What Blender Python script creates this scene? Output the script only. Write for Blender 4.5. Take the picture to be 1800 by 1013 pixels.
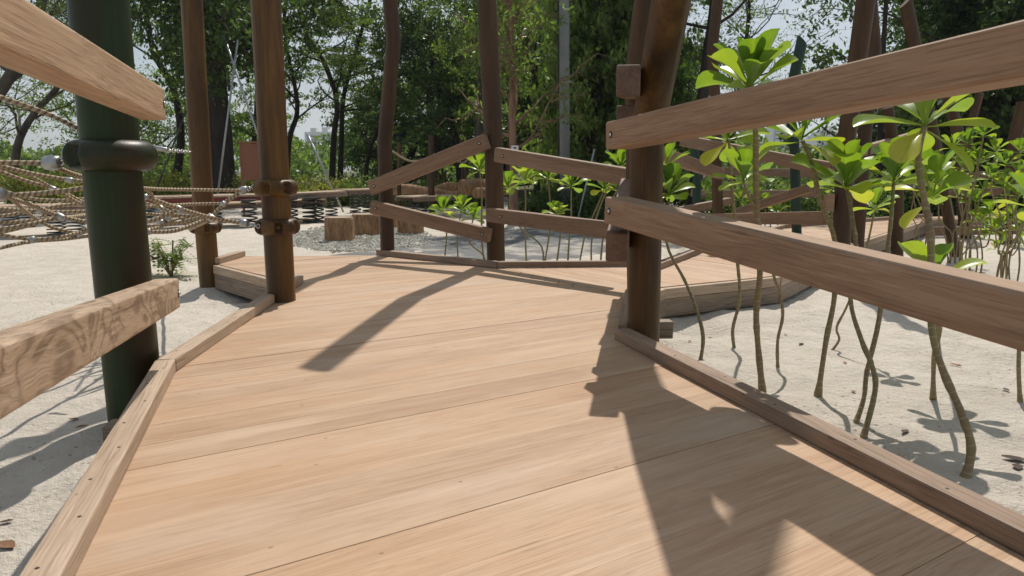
import bpy, bmesh, math, random
import numpy as np
from mathutils import Vector, Matrix, noise as mnoise
PI = math.pi
SC = bpy.context.scene
for o in list(bpy.data.objects): bpy.data.objects.remove(o)

# ------------------------------------------------------------------ camera
F = 1284.0; TH = math.radians(9.1); EYE = Vector((0, 0, 0.8))
cd = bpy.data.cameras.new('camera'); cam = bpy.data.objects.new('camera', cd); SC.collection.objects.link(cam)
cam.location = EYE; cam.rotation_euler = (PI/2 - TH, 0, 0)
cd.sensor_width = 36; cd.lens = 36*F/1800; cd.clip_end = 6000; cd.clip_start = 0.02
cd.dof.use_dof = True; cd.dof.focus_distance = 4.2; cd.dof.aperture_fstop = 8
SC.camera = cam
SC.render.resolution_x = 1024; SC.render.resolution_y = 576

# ------------------------------------------------------------------ light
SUN_AZ = math.radians(12.5)      # to the right of +Y
SUN_EL = math.radians(56.0)
W = bpy.data.worlds.new('World'); SC.world = W; W.use_nodes = True
nt = W.node_tree; bg = nt.nodes['Background']
sk = nt.nodes.new('ShaderNodeTexSky'); sk.sky_type = 'NISHITA'; sk.sun_disc = False
sk.sun_elevation = SUN_EL; sk.sun_rotation = SUN_AZ
sk.air_density = 1.0; sk.dust_density = 2.2; sk.ozone_density = 1.0
# thin high cloud, mixed over the sky
tc = nt.nodes.new('ShaderNodeTexCoord'); mp = nt.nodes.new('ShaderNodeMapping'); mp.inputs['Scale'].default_value = (1.5, 1.5, 5)
nz = nt.nodes.new('ShaderNodeTexNoise'); nz.inputs['Scale'].default_value = 2.2; nz.inputs['Detail'].default_value = 6
rp = nt.nodes.new('ShaderNodeValToRGB'); rp.color_ramp.elements[0].position = .35; rp.color_ramp.elements[0].color = (.25, .25, .25, 1)
rp.color_ramp.elements[1].position = .72; rp.color_ramp.elements[1].color = (.85, .85, .85, 1)
mx = nt.nodes.new('ShaderNodeMixRGB'); mx.inputs[2].default_value = (7.3, 8.1, 8.6, 1)
nt.links.new(tc.outputs['Generated'], mp.inputs[0]); nt.links.new(mp.outputs[0], nz.inputs[0]); nt.links.new(nz.outputs[0], rp.inputs[0])
nt.links.new(rp.outputs[0], mx.inputs[0]); nt.links.new(sk.outputs[0], mx.inputs[1]); nt.links.new(mx.outputs[0], bg.inputs[0])
bg.inputs[1].default_value = 0.085
sd = bpy.data.lights.new('sun', 'SUN'); sd.energy = 4.3; sd.angle = math.radians(0.55); sd.color = (1, .94, .86)
so = bpy.data.objects.new('sun', sd); SC.collection.objects.link(so)
sdir = Vector((math.sin(SUN_AZ)*math.cos(SUN_EL), math.cos(SUN_AZ)*math.cos(SUN_EL), math.sin(SUN_EL)))
so.rotation_euler = sdir.to_track_quat('Z', 'Y').to_euler(); so.location = (5, 5, 12)
SC.view_settings.view_transform = 'Standard'; SC.view_settings.look = 'None'
SC.view_settings.exposure = 0.0; SC.view_settings.gamma = 1

# ------------------------------------------------------------------ picking helpers
FW = Vector((0, math.cos(TH), -math.sin(TH))); UP = Vector((0, math.sin(TH), math.cos(TH)))
def ray(px, py): return FW + Vector(((px-900)/F, 0, 0)) + UP*((506.5-py)/F)
def G(px, py, z=0.0):
    d = ray(px, py); t = (z-EYE.z)/d.z; return EYE + d*t
def D(px, py, Y):
    d = ray(px, py); return EYE + d*(Y/d.y)
SAND = -0.25

def fbm(x, y, s, o=3, z=0.0):
    v = 0; a = 1
    for i in range(o):
        v += a*mnoise.noise(Vector((x*s, y*s, z+i*7.3))); s *= 2.1; a *= .5
    return v
PM = G(385, 510, SAND)
def gz(x, y):
    r = math.hypot(x, y-3)
    h = SAND + 0.022*fbm(x, y, .9, 3) * (1 if r < 25 else .5)
    if r < 12: h += 0.013*fbm(x, y, 3.6, 3, 3.0) - .012*max(0, mnoise.noise(Vector((x*5.5, y*5.5, 9.0)))-.25)*2
    d = math.hypot(x-PM.x+.0, y-PM.y); h += .07*math.exp(-(d/.35)**2)
    d = math.hypot(x-1.7, y-5.0); h += .05*math.exp(-(d/.8)**2)
    if r < 12 and y > 0:
        d = mnoise.voronoi(Vector((x*2.3, y*2.3, 1.7)))[0][0]; k = max(0, min(1, mnoise.noise(Vector((x*.8, y*.8, 4.4)))*2.5+.6))
        h += k*(-.040*math.exp(-(d/.20)**2)+.016*math.exp(-((d-.40)/.13)**2))
    h -= .07*math.exp(-((x-1.12)/.35)**2-((y-4.75)/.22)**2)
    h -= .05*math.exp(-((x+1.75)/.3)**2-((y-5.35)/.3)**2)
    return h

# ------------------------------------------------------------------ object helpers
COL = SC.collection
def tag(o, label=None, cat=None, group=None, kind=None):
    if label: o['label'] = label
    if cat: o['category'] = cat
    if group: o['group'] = group
    if kind: o['kind'] = kind
    return o
def empty(name, loc, label, cat, group=None):
    o = bpy.data.objects.new(name, None); COL.objects.link(o); o.location = loc; o.empty_display_size = .1
    return tag(o, label, cat, group)
class MB:
    def __init__(s): s.v = []; s.f = []; s.uv = []; s.at = []
    def add(s, vs, fs, uvs=None, at=0.0):
        b = len(s.v); s.v += [tuple(v) for v in vs]
        for i, f in enumerate(fs):
            s.f.append(tuple(b+k for k in f)); s.at.append(at)
            s.uv.append(uvs[i] if uvs else [(0, 0)]*len(f))
    def build(s, name, mat, parent=None, smooth=False, matrix=None, local=False, flats=()):
        me = bpy.data.meshes.new(name)
        off = Vector((0, 0, 0))
        vs = s.v
        if parent is not None and not local:
            off = parent.location; vs = [(v[0]-off.x, v[1]-off.y, v[2]-off.z) for v in vs]
        me.from_pydata(vs, [], s.f)
        uvl = me.uv_layers.new(name='UVMap')
        flat = [c for u in s.uv for p in u for c in p]
        uvl.data.foreach_set('uv', flat)
        a = me.attributes.new('rnd', 'FLOAT', 'FACE'); a.data.foreach_set('value', s.at)
        if isinstance(mat, (list, tuple)):
            for m in mat: me.materials.append(m)
        else: me.materials.append(mat)
        if smooth: me.polygons.foreach_set('use_smooth', [True]*len(me.polygons))
        me.update()
        o = bpy.data.objects.new(name, me); COL.objects.link(o)
        if parent is not None: o.parent = parent
        if matrix is not None: o.matrix_world = matrix
        return o
def npmesh(name, verts, nper, mat, parent=None, smooth=False):
    """verts (N*nper,3) -> N separate n-gons"""
    verts = np.asarray(verts, dtype=np.float32).reshape(-1, 3); n = len(verts)//nper
    if parent is not None: verts = verts - np.array(parent.location, dtype=np.float32)
    me = bpy.data.meshes.new(name); me.vertices.add(len(verts)); me.vertices.foreach_set('co', verts.ravel())
    me.loops.add(n*nper); me.loops.foreach_set('vertex_index', np.arange(n*nper, dtype=np.int32))
    me.polygons.add(n); me.polygons.foreach_set('loop_start', np.arange(0, n*nper, nper, dtype=np.int32))
    me.polygons.foreach_set('loop_total', np.full(n, nper, dtype=np.int32))
    a = me.attributes.new('rnd', 'FLOAT', 'FACE'); a.data.foreach_set('value', np.random.RandomState(n).rand(n).astype(np.float32))
    me.materials.append(mat); me.update(calc_edges=True); me.validate()
    o = bpy.data.objects.new(name, me); COL.objects.link(o)
    if parent is not None: o.parent = parent
    return o
def tube(mb, pts, rad, n=12, caps=True, vscale=1.0, at=0.0, capcut=None):
    pts = [Vector(p) for p in pts]; m = len(pts)
    if not isinstance(rad, (list, tuple)): rad = [rad]*m
    T = []
    for i in range(m):
        a = (pts[i]-pts[i-1]).normalized() if i else None; b = (pts[i+1]-pts[i]).normalized() if i < m-1 else None
        t = (a+b).normalized() if (a and b and (a+b).length > 1e-6) else (a or b); T.append(t)
    t = T[0]; ref = Vector((0, 1, 0)) if abs(t.z) > .7 else Vector((0, 0, 1))
    u = ref.cross(t).normalized(); vs = []; L = [0]
    for i in range(m):
        if i: L.append(L[-1]+(pts[i]-pts[i-1]).length)
        u = (u - T[i]*u.dot(T[i])).normalized(); w = T[i].cross(u)
        cosb = 1.0
        if 0 < i < m-1:
            seg = (pts[i+1]-pts[i]).normalized(); cosb = max(.6, seg.dot(T[i]))
        for k in range(n):
            a = 2*PI*k/n; vs.append(pts[i] + (u*math.cos(a)+w*math.sin(a))*rad[i])
    fs = []; uvs = []
    for i in range(m-1):
        for k in range(n):
            k2 = (k+1) % n; fs.append((i*n+k, i*n+k2, (i+1)*n+k2, (i+1)*n+k))
            uvs.append([(L[i], k/n), (L[i], (k+1)/n), (L[i+1], (k+1)/n), (L[i+1], k/n)])
    if caps:
        fs.append(tuple(range(n-1, -1, -1))); uvs.append([(0, 0)]*n)
        fs.append(tuple((m-1)*n+k for k in range(n))); uvs.append([(0, 0)]*n)
    mb.add(vs, fs, uvs, at)
    return mb
def smoothpath(pts, sub=4):
    P = [Vector(p) for p in pts]; out = []
    for i in range(len(P)-1):
        p0 = P[max(0, i-1)]; p1 = P[i]; p2 = P[i+1]; p3 = P[min(len(P)-1, i+2)]
        for k in range(sub):
            t = k/sub; out.append(.5*((2*p1)+(p2-p0)*t+(2*p0-5*p1+4*p2-p3)*t*t+(3*p1-p0-3*p2+p3)*t**3))
    out.append(P[-1]); return out
def box(mb, lo, hi, at=0.0):
    x0, y0, z0 = lo; x1, y1, z1 = hi
    vs = [(x0,y0,z0),(x1,y0,z0),(x1,y1,z0),(x0,y1,z0),(x0,y0,z1),(x1,y0,z1),(x1,y1,z1),(x0,y1,z1)]
    mb.add(vs, [(0,3,2,1),(4,5,6,7),(0,1,5,4),(1,2,6,5),(2,3,7,6),(3,0,4,7)], None, at)
def bevbox(L, w, h, bev=.008, seg=2, skew=(0, 0)):
    """box centred on origin, long in X, bevelled; returns verts, faces. Sags/skews a touch so edges aren't ruler-straight"""
    bm = bmesh.new(); bmesh.ops.create_cube(bm, size=1)
    for v in bm.verts: v.co = Vector((v.co.x*L, v.co.y*w, v.co.z*h))
    bmesh.ops.bevel(bm, geom=bm.edges[:], offset=bev, segments=seg, profile=.6, affect='EDGES')
    bm.verts.ensure_lookup_table(); vs = [v.co.copy() for v in bm.verts]; fs = [tuple(v.index for v in f.verts) for f in bm.faces]
    bm.free(); return vs, fs
def lathe(mb, prof, n=48, mod=None, at=0.0, close=True):
    vs = []; fs = []
    for (r, z) in prof:
        for k in range(n):
            a = 2*PI*k/n; rr = r*(mod(a, r, z) if mod else 1); vs.append((rr*math.cos(a), rr*math.sin(a), z))
    for i in range(len(prof)-1):
        for k in range(n):
            k2 = (k+1) % n; fs.append((i*n+k, i*n+k2, (i+1)*n+k2, (i+1)*n+k))
    if close:
        fs.append(tuple(range(n-1, -1, -1))); fs.append(tuple((len(prof)-1)*n+k for k in range(n)))
    mb.add(vs, fs, None, at)

# ------------------------------------------------------------------ materials
def newmat(name):
    m = bpy.data.materials.new(name); m.use_nodes = True; n = m.node_tree
    return m, n, n.nodes['Principled BSDF']
def N(n, t, **kw):
    o = n.nodes.new('ShaderNode'+t)
    for k, v in kw.items():
        if k.startswith('i_'): o.inputs[k[2:].replace('_', ' ')].default_value = v
        else: setattr(o, k, v)
    return o
def ramp(n, fac, stops):
    r = n.nodes.new('ShaderNodeValToRGB'); cr = r.color_ramp
    while len(cr.elements) > 1: cr.elements.remove(cr.elements[-1])
    cr.elements[0].position = stops[0][0]; cr.elements[0].color = (*stops[0][1], 1)
    for p, c in stops[1:]:
        e = cr.elements.new(p); e.color = (*c, 1)
    n.links.new(fac, r.inputs[0]); return r.outputs[0]
def mix(n, f, a, b, mode='MIX'):
    m = n.nodes.new('ShaderNodeMixRGB'); m.blend_type = mode
    for i, v in enumerate((f, a, b)):
        if hasattr(v, 'is_output'): n.links.new(v, m.inputs[i])
        elif i == 0: m.inputs[0].default_value = v
        else: m.inputs[i].default_value = (*v, 1) if len(v) == 3 else v
    return m.outputs[0]
def math_(n, op, a, b=0.0, c=0.0):
    m = n.nodes.new('ShaderNodeMath'); m.operation = op
    for i, v in enumerate((a, b, c)):
        if hasattr(v, 'is_output'): n.links.new(v, m.inputs[i])
        else: m.inputs[i].default_value = v
    return m.outputs[0]
def noise(n, vec, scale, detail=3, rough=.5, dist=0.0):
    t = n.nodes.new('ShaderNodeTexNoise'); t.inputs['Scale'].default_value = scale; t.inputs['Detail'].default_value = detail
    t.inputs['Roughness'].default_value = rough; t.inputs['Distortion'].default_value = dist
    if vec is not None: n.links.new(vec, t.inputs['Vector'])
    return t.outputs[0]
def mapping(n, vec, sc, loc=(0, 0, 0)):
    m = n.nodes.new('ShaderNodeMapping'); m.inputs['Scale'].default_value = sc; m.inputs['Location'].default_value = loc
    n.links.new(vec, m.inputs[0]); return m.outputs[0]
def bump(n, bsdf, h, strength=.3, dist=.01):
    b = n.nodes.new('ShaderNodeBump'); b.inputs['Strength'].default_value = strength; b.inputs['Distance'].default_value = dist
    n.links.new(h, b.inputs['Height']); n.links.new(b.outputs[0], bsdf.inputs['Normal'])

def wood_mat(name, base, dark, pale, src='Object', grey=.0, rough=.62, figure=1.0, burl=False, contrast=1.0):
    m, n, b = newmat(name)
    tcn = N(n, 'TexCoord'); at = N(n, 'Attribute', attribute_name='rnd')
    if src == 'UV':
        sx = N(n, 'SeparateXYZ'); n.links.new(tcn.outputs['UV'], sx.inputs[0])
        cx = N(n, 'CombineXYZ'); n.links.new(sx.outputs[0], cx.inputs[0]); n.links.new(sx.outputs[1], cx.inputs[1])
        n.links.new(math_(n, 'MULTIPLY', at.outputs['Fac'], 37.0), cx.inputs[2]); vec = cx.outputs[0]
        rnd = at.outputs['Fac']
    else:
        oi = N(n, 'ObjectInfo'); va = N(n, 'VectorMath', operation='ADD')
        cx = N(n, 'CombineXYZ'); n.links.new(math_(n, 'MULTIPLY', oi.outputs['Random'], 23.0), cx.inputs[0])
        n.links.new(math_(n, 'MULTIPLY', oi.outputs['Random'], 11.0), cx.inputs[2])
        n.links.new(tcn.outputs['Object'], va.inputs[0]); n.links.new(cx.outputs[0], va.inputs[1]); vec = va.outputs[0]
        rnd = oi.outputs['Random']
    # growth-ring figure: contour lines of a stretched noise
    st = mapping(n, vec, (.75, 6.5, 6.5) if not burl else (3.4, 7, 7))
    n1 = noise(n, st, 1.0, 2.5, .45, .35 if not burl else .9)
    ring = math_(n, 'SINE', math_(n, 'MULTIPLY', n1, 95.0 if not burl else 46.0))
    ring = math_(n, 'MULTIPLY_ADD', ring, .5, .5)
    patch = noise(n, mapping(n, vec, (.9, 3, 3), (3, 1, 0)), 1.0, 2)      # figure comes and goes
    pm = ramp(n, patch, [(.40, (.12,)*3), (.62, (1, 1, 1))]) if not burl else None
    wob = N(n, 'VectorMath', operation='ADD'); wv = N(n, 'CombineXYZ'); wn = math_(n, 'MULTIPLY', math_(n, 'SUBTRACT', n1, .5), .10)
    n.links.new(wn, wv.inputs[1]); n.links.new(wn, wv.inputs[2]); n.links.new(vec, wob.inputs[0]); n.links.new(wv.outputs[0], wob.inputs[1]); gv = wob.outputs[0]
    fine = noise(n, mapping(n, gv, (3.5, 190, 190)), 1.0, 2, .6)
    st60 = noise(n, mapping(n, gv, (1.8, 70, 70), (5, 5, 5)), 1.0, 3, .6)
    mid = noise(n, mapping(n, gv, (.8, 22, 22)), 1.0, 4, .6, .4)
    big = noise(n, mapping(n, vec, (.35, 3.0, 3.0)), 1.0, 3, .5)
    c = ramp(n, mid, [(.25, dark), (.5, base), (.75, pale)])
    c = mix(n, math_(n, 'MULTIPLY', ramp(n, noise(n, mapping(n, vec, (1.1, 4, 4), (1, 9, 3)), 1.0, 3), [(.38, (.15,)*3), (.62, (.75,)*3)]), .62), c, ramp(n, st60, [(.32, dark), (.5, base), (.68, pale)]))
    c = mix(n, .30*contrast, c, ramp(n, big, [(.3, tuple(x*.80 for x in base)), (.7, tuple(min(1, x*1.18) for x in pale))]))
    rf = math_(n, 'MULTIPLY', math_(n, 'POWER', ring, 3.0), .30*figure if not burl else .75)
    if pm is not None: rf = math_(n, 'MULTIPLY', math_(n, 'MULTIPLY', rf, pm), ramp(n, fine, [(.35, (.25,)*3), (.6, (1,)*3)]))
    c = mix(n, rf, c, tuple(x*.72 for x in dark))
    c = mix(n, math_(n, 'MULTIPLY', ramp(n, fine, [(.50, (0, 0, 0)), (.66, (1, 1, 1))]), .38*contrast), c, tuple(x*.62 for x in dark))
    # hairline drying checks
    ck = math_(n, 'ABSOLUTE', math_(n, 'SUBTRACT', noise(n, mapping(n, gv, (.7, 38, 38), (2, 8, 1)), 1.0, 2, .4), .5))
    ckm = math_(n, 'MULTIPLY', ramp(n, ck, [(.0, (1,)*3), (.010, (0,)*3)]), ramp(n, noise(n, mapping(n, vec, (1.5, 5, 5), (7, 7, 7)), 1.0, 2), [(.56, (0,)*3), (.64, (1,)*3)]))
    c = mix(n, math_(n, 'MULTIPLY', ckm, .6), c, tuple(x*.3 for x in dark))
    # open pores and pale dusty streaks
    dust = ramp(n, noise(n, mapping(n, vec, (4.0, 110, 110), (9, 2, 4)), 1.0, 3, .7), [(.56, (0, 0, 0)), (.70, (1, 1, 1))])
    c = mix(n, math_(n, 'MULTIPLY', dust, .35*contrast), c, tuple(min(1, x*1.15+.03) for x in pale))
    # each board its own tone
    c = mix(n, 1.0, c, ramp(n, rnd, [(0, (.93, .93, .94)), (.5, (1, 1, 1)), (1, (1.0, .965, .93))]), 'MULTIPLY')
    if src == 'UV':
        du = ramp(n, noise(n, mapping(n, vec, (.9, 1.6, .02), (3, 3, 0)), 1.0, 5, .7), [(.46, (0,)*3), (.66, (1,)*3)])
        c = mix(n, math_(n, 'MULTIPLY', du, .38), c, (.50, .395, .30))
        og = ramp(n, noise(n, mapping(n, vec, (.5, 2.2, .02), (8, 1, 0)), 1.0, 3), [(.52, (0,)*3), (.70, (1,)*3)])
        c = mix(n, math_(n, 'MULTIPLY', og, .35), c, (.42, .24, .12))
    if grey: c = mix(n, grey, c, (.30, .28, .26))
    worn = ramp(n, noise(n, mapping(n, vec, (.7, 7, 7), (4, 6, 2)), 1.0, 4, .65), [(.50, (0,)*3), (.68, (1,)*3)])
    c = mix(n, math_(n, 'MULTIPLY', worn, .40), c, tuple(min(1, x*1.12+.02) for x in pale))
    # small dark specks / nail stains
    vo = N(n, 'TexVoronoi'); n.links.new(mapping(n, vec, (6, 9, 9)), vo.inputs['Vector']); vo.inputs['Scale'].default_value = 1.0
    sp = ramp(n, vo.outputs['Distance'], [(.028, (1, 1, 1)), (.05, (0, 0, 0))])
    c = mix(n, math_(n, 'MULTIPLY', sp, .55), c, tuple(x*.25 for x in dark))
    n.links.new(c, b.inputs['Base Color']); b.inputs['Roughness'].default_value = rough; b.inputs['Specular IOR Level'].default_value = .35
    hh = math_(n, 'ADD', math_(n, 'MULTIPLY', fine, .7), math_(n, 'MULTIPLY', st60, .8))
    bump(n, b, hh, .5, .003)
    return m

M = {}
M['deck'] = wood_mat('deck_teak', (.410, .258, .152), (.325, .188, .10), (.485, .345, .228), 'UV', rough=.62, contrast=1.0, figure=.8)
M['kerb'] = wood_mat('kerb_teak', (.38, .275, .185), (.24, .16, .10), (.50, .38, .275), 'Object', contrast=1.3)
M['rail'] = wood_mat('rail_teak', (.285, .172, .10), (.18, .10, .054), (.39, .265, .172), 'Object', contrast=1.15, figure=1.0)
M['railshade'] = wood_mat('rail_shaded', (.215, .130, .078), (.13, .075, .042), (.31, .205, .13), 'Object', contrast=1.2, figure=1.2)  # rail teak with the shade on the far beams mixed into its colour
M['kerbshade'] = wood_mat('kerb_shaded_teak', (.25, .17, .115), (.15, .095, .06), (.36, .26, .19), 'Object', contrast=1.2)  # same kerb teak, colour darkened for the kerbs lying in shade
M['railendshade'] = wood_mat('rail_end_shaded', (.13, .075, .05), (.07, .04, .025), (.20, .125, .085), 'Object', contrast=1.2)  # rail wood of the end-on beams, their shade painted into the colour
M['railpale'] = wood_mat('rail_pale', (.43, .285, .17), (.27, .16, .085), (.54, .39, .255), 'Object', contrast=1.1)
M['burl'] = wood_mat('rail_burl', (.38, .26, .165), (.21, .13, .073), (.52, .395, .275), 'Object', burl=True)
M['fascia'] = wood_mat('fascia_wood', (.20, .145, .10), (.07, .045, .03), (.32, .245, .18), 'Object', contrast=1.5)

def post_mat(name, base, dark, lite, rough=.38):
    m, n, b = newmat(name); t = N(n, 'TexCoord'); oi = N(n, 'ObjectInfo')
    va = N(n, 'VectorMath', operation='ADD'); cx = N(n, 'CombineXYZ')
    n.links.new(math_(n, 'MULTIPLY', oi.outputs['Random'], 19.0), cx.inputs[0]); n.links.new(t.outputs['Object'], va.inputs[0]); n.links.new(cx.outputs[0], va.inputs[1])
    v = va.outputs[0]
    a = noise(n, mapping(n, v, (9, 9, .9)), 1.0, 4, .55, .5)
    f = noise(n, mapping(n, v, (120, 120, 5)), 1.0, 4, .6)
    g = noise(n, mapping(n, v, (5, 5, .9)), 1.0, 3)
    c = ramp(n, a, [(.3, dark), (.5, base), (.68, lite)])
    c = mix(n, .35, c, ramp(n, g, [(.35, dark), (.65, lite)]))
    c = mix(n, math_(n, 'MULTIPLY', ramp(n, f, [(.45, (0,)*3), (.7, (1,)*3)]), .45), c, tuple(x*.5 for x in dark))
    n.links.new(c, b.inputs['Base Color'])
    n.links.new(ramp(n, g, [(.3, (rough-.08,)*3), (.7, (rough+.14,)*3)]), b.inputs['Roughness'])
    b.inputs['Specular IOR Level'].default_value = .3
    bump(n, b, math_(n, 'ADD', f, math_(n, 'MULTIPLY', a, .5)), .25, .0025); return m
M['post'] = post_mat('post_brown', (.090, .043, .012), (.034, .017, .007), (.22, .112, .026), .45)
M['postdark'] = post_mat('post_dark', (.066, .034, .015), (.034, .018, .009), (.105, .056, .022), .48)
M['green'] = post_mat('post_green', (.018, .026, .005), (.030, .013, .004), (.014, .050, .008), .42)
M['collar'] = post_mat('collar_paint', (.024, .028, .010), (.010, .034, .009), (.045, .022, .010), .34)
M['fargreen'] = post_mat('post_fargreen', (.02, .05, .035), (.012, .03, .022), (.03, .07, .05), .5)

def simple(name, col, rough=.6, metal=0.0, var=.25, scale=20, bmp=.1, spec=.4):
    m, n, b = newmat(name); t = N(n, 'TexCoord')
    a = noise(n, t.outputs['Object'], scale, 4, .6)
    c = ramp(n, a, [(.3, tuple(x*(1-var) for x in col)), (.7, tuple(min(1, x*(1+var)) for x in col))])
    n.links.new(c, b.inputs['Base Color']); b.inputs['Roughness'].default_value = rough; b.inputs['Metallic'].default_value = metal
    b.inputs['Specular IOR Level'].default_value = spec
    if bmp: bump(n, b, a, bmp, .004)
    return m
M['steel'] = simple('steel', (.62, .62, .60), .28, 1.0, .1, 40, .03)
M['alu'] = simple('aluminium', (.42, .42, .41), .42, .8, .14, 30, .1)
M['black'] = simple('plain_black', (.012, .010, .009), .6)
M['spring'] = simple('spring_steel', (.05, .05, .048), .45, .3)
M['concrete'] = simple('concrete', (.42, .42, .40), .85, 0, .14, 6, .2)
M['polegrey'] = simple('pole_grey', (.19, .205, .21), .6, 0, .12, 5, .05)
M['platform'] = simple('platform_wood', (.17, .12, .09), .7, 0, .3, 9, .2)
M['red'] = simple('red_edge', (.13, .022, .016), .5)
M['signbrown'] = simple('sign_brown', (.21, .085, .045), .6, 0, .08, 4, 0)
M['white'] = simple('white_plate', (.75, .75, .73), .5, 0, .05)
M['stake'] = simple('metal_stake', (.36, .37, .38), .4, .5, .1)

def stem_mat():
    m, n, b = newmat('plant_stem'); t = N(n, 'TexCoord')
    sx = N(n, 'SeparateXYZ'); n.links.new(t.outputs['UV'], sx.inputs[0])
    w = math_(n, 'SINE', math_(n, 'ADD', math_(n, 'MULTIPLY', sx.outputs[0], 190.0), math_(n, 'MULTIPLY', noise(n, t.outputs['Object'], 12, 2), 14.0)))
    w = ramp(n, w, [(.80, (0,)*3), (.97, (1,)*3)])
    g = noise(n, t.outputs['Object'], 7, 3)
    c = ramp(n, g, [(.35, (.20, .145, .075)), (.6, (.24, .185, .08)), (.72, (.17, .18, .055))])
    c = mix(n, math_(n, 'MULTIPLY', w, .5), c, (.38, .33, .22)); n.links.new(c, b.inputs['Base Color']); b.inputs['Roughness'].default_value = .6
    bump(n, b, w, .35, .003); return m
M['stem'] = stem_mat()
def bark_mat(name, a, d, sc=6):
    m, n, b = newmat(name); t = N(n, 'TexCoord')
    v = noise(n, mapping(n, t.outputs['Object'], (sc, sc, sc*.3)), 1.0, 5, .65, .6)
    n.links.new(ramp(n, v, [(.3, d), (.6, a), (.8, tuple(x*1.5 for x in a))]), b.inputs['Base Color']); b.inputs['Roughness'].default_value = .9
    bump(n, b, v, .8, .03); return m
M['bark'] = bark_mat('bark', (.035, .028, .022), (.012, .009, .007))
M['barkgrey'] = bark_mat('bark_grey', (.10, .085, .068), (.035, .03, .024))
M['barkred'] = bark_mat('bark_red', (.26, .15, .095), (.10, .05, .03), 9)
M['log'] = bark_mat('peeled_log', (.33, .19, .095), (.12, .065, .03), 16)

def leaf_mat(name, lo, hi, trans, tf=.45, gloss=.35):
    m, n, b = newmat(name); at = N(n, 'Attribute', attribute_name='rnd'); t = N(n, 'TexCoord')
    cl = noise(n, t.outputs['Object'], .9, 2)
    f = math_(n, 'ADD', math_(n, 'MULTIPLY', at.outputs['Fac'], .6), math_(n, 'MULTIPLY', cl, .5))
    c = ramp(n, f, [(.15, lo), (.85, hi)])
    n.links.new(c, b.inputs['Base Color']); b.inputs['Roughness'].default_value = .45; b.inputs['Specular IOR Level'].default_value = gloss
    tr = N(n, 'BsdfTranslucent'); n.links.new(mix(n, 1.0, c, trans, 'MULTIPLY'), tr.inputs[0])
    ms = N(n, 'MixShader'); ms.inputs[0].default_value = tf
    n.links.new(b.outputs[0], ms.inputs[1]); n.links.new(tr.outputs[0], ms.inputs[2]); n.links.new(ms.outputs[0], n.nodes['Material Output'].inputs[0]); return m
M['lf_dark'] = leaf_mat('leaf_dark', (.024, .046, .014), (.09, .135, .032), (1.6, 2.0, .9), .35)
M['lf_mid'] = leaf_mat('leaf_mid', (.055, .09, .028), (.16, .21, .055), (1.8, 2.1, .9), .45)
M['lf_lite'] = leaf_mat('leaf_lite', (.065, .095, .028), (.15, .18, .055), (1.7, 1.9, .9), .5)
M['lf_hedge'] = leaf_mat('leaf_hedge', (.10, .13, .03), (.32, .32, .07), (1.6, 1.7, .8), .4)
M['lf_small'] = leaf_mat('leaf_small', (.10, .16, .04), (.25, .30, .10), (1.6, 1.7, .8), .4)

def fleshy():
    m, n, b = newmat('succulent_leaf'); t = N(n, 'TexCoord'); at = N(n, 'Attribute', attribute_name='rnd')
    sx = N(n, 'SeparateXYZ'); n.links.new(t.outputs['UV'], sx.inputs[0])
    c = ramp(n, at.outputs['Fac'], [(0, (.05, .125, .020)), (.45, (.13, .24, .040)), (.8, (.25, .34, .07)), (1, (.38, .40, .09))])
    # midrib
    mr = math_(n, 'ABSOLUTE', math_(n, 'SUBTRACT', sx.outputs[1], .5))
    c = mix(n, ramp(n, mr, [(.0, (.5,)*3), (.045, (0,)*3)]), c, (.22, .34, .08))
    sp = ramp(n, noise(n, t.outputs['Object'], 55, 3), [(.66, (0,)*3), (.72, (1,)*3)])
    c = mix(n, math_(n, 'MULTIPLY', sp, .35), c, (.16, .12, .04))
    c = mix(n, .25, c, ramp(n, noise(n, t.outputs['Object'], 14, 3), [(.3, (.04, .11, .02)), (.7, (.2, .28, .05))]))
    n.links.new(c, b.inputs['Base Color']); b.inputs['Roughness'].default_value = .32; b.inputs['Specular IOR Level'].default_value = .5
    tr = N(n, 'BsdfTranslucent'); n.links.new(mix(n, 1.0, c, (2.0, 1.8, .5), 'MULTIPLY'), tr.inputs[0])
    ms = N(n, 'MixShader'); ms.inputs[0].default_value = .5
    n.links.new(b.outputs[0], ms.inputs[1]); n.links.new(tr.outputs[0], ms.inputs[2]); n.links.new(ms.outputs[0], n.nodes['Material Output'].inputs[0])
    bump(n, b, noise(n, t.outputs['Object'], 40, 2), .12, .003); return m
M['fleshy'] = fleshy()

def rope_mat():
    m, n, b = newmat('twisted_rope'); t = N(n, 'TexCoord')
    sx = N(n, 'SeparateXYZ'); n.links.new(t.outputs['UV'], sx.inputs[0])
    ph = math_(n, 'ADD', math_(n, 'MULTIPLY', sx.outputs[0], 2*PI*42), math_(n, 'MULTIPLY', sx.outputs[1], 2*PI))
    s = math_(n, 'MULTIPLY_ADD', math_(n, 'SINE', ph), .5, .5)
    s = math_(n, 'POWER', s, .45)
    f = noise(n, t.outputs['Object'], 260, 3)
    c = ramp(n, s, [(.15, (.10, .07, .04)), (.5, (.34, .26, .16)), (1, (.52, .41, .28))])
    c = mix(n, .35, c, ramp(n, f, [(.3, (.16, .11, .06)), (.7, (.55, .44, .30))]))
    n.links.new(c, b.inputs['Base Color']); b.inputs['Roughness'].default_value = .85; bump(n, b, s, 1.0, .006); return m
M['rope'] = rope_mat()

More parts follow.
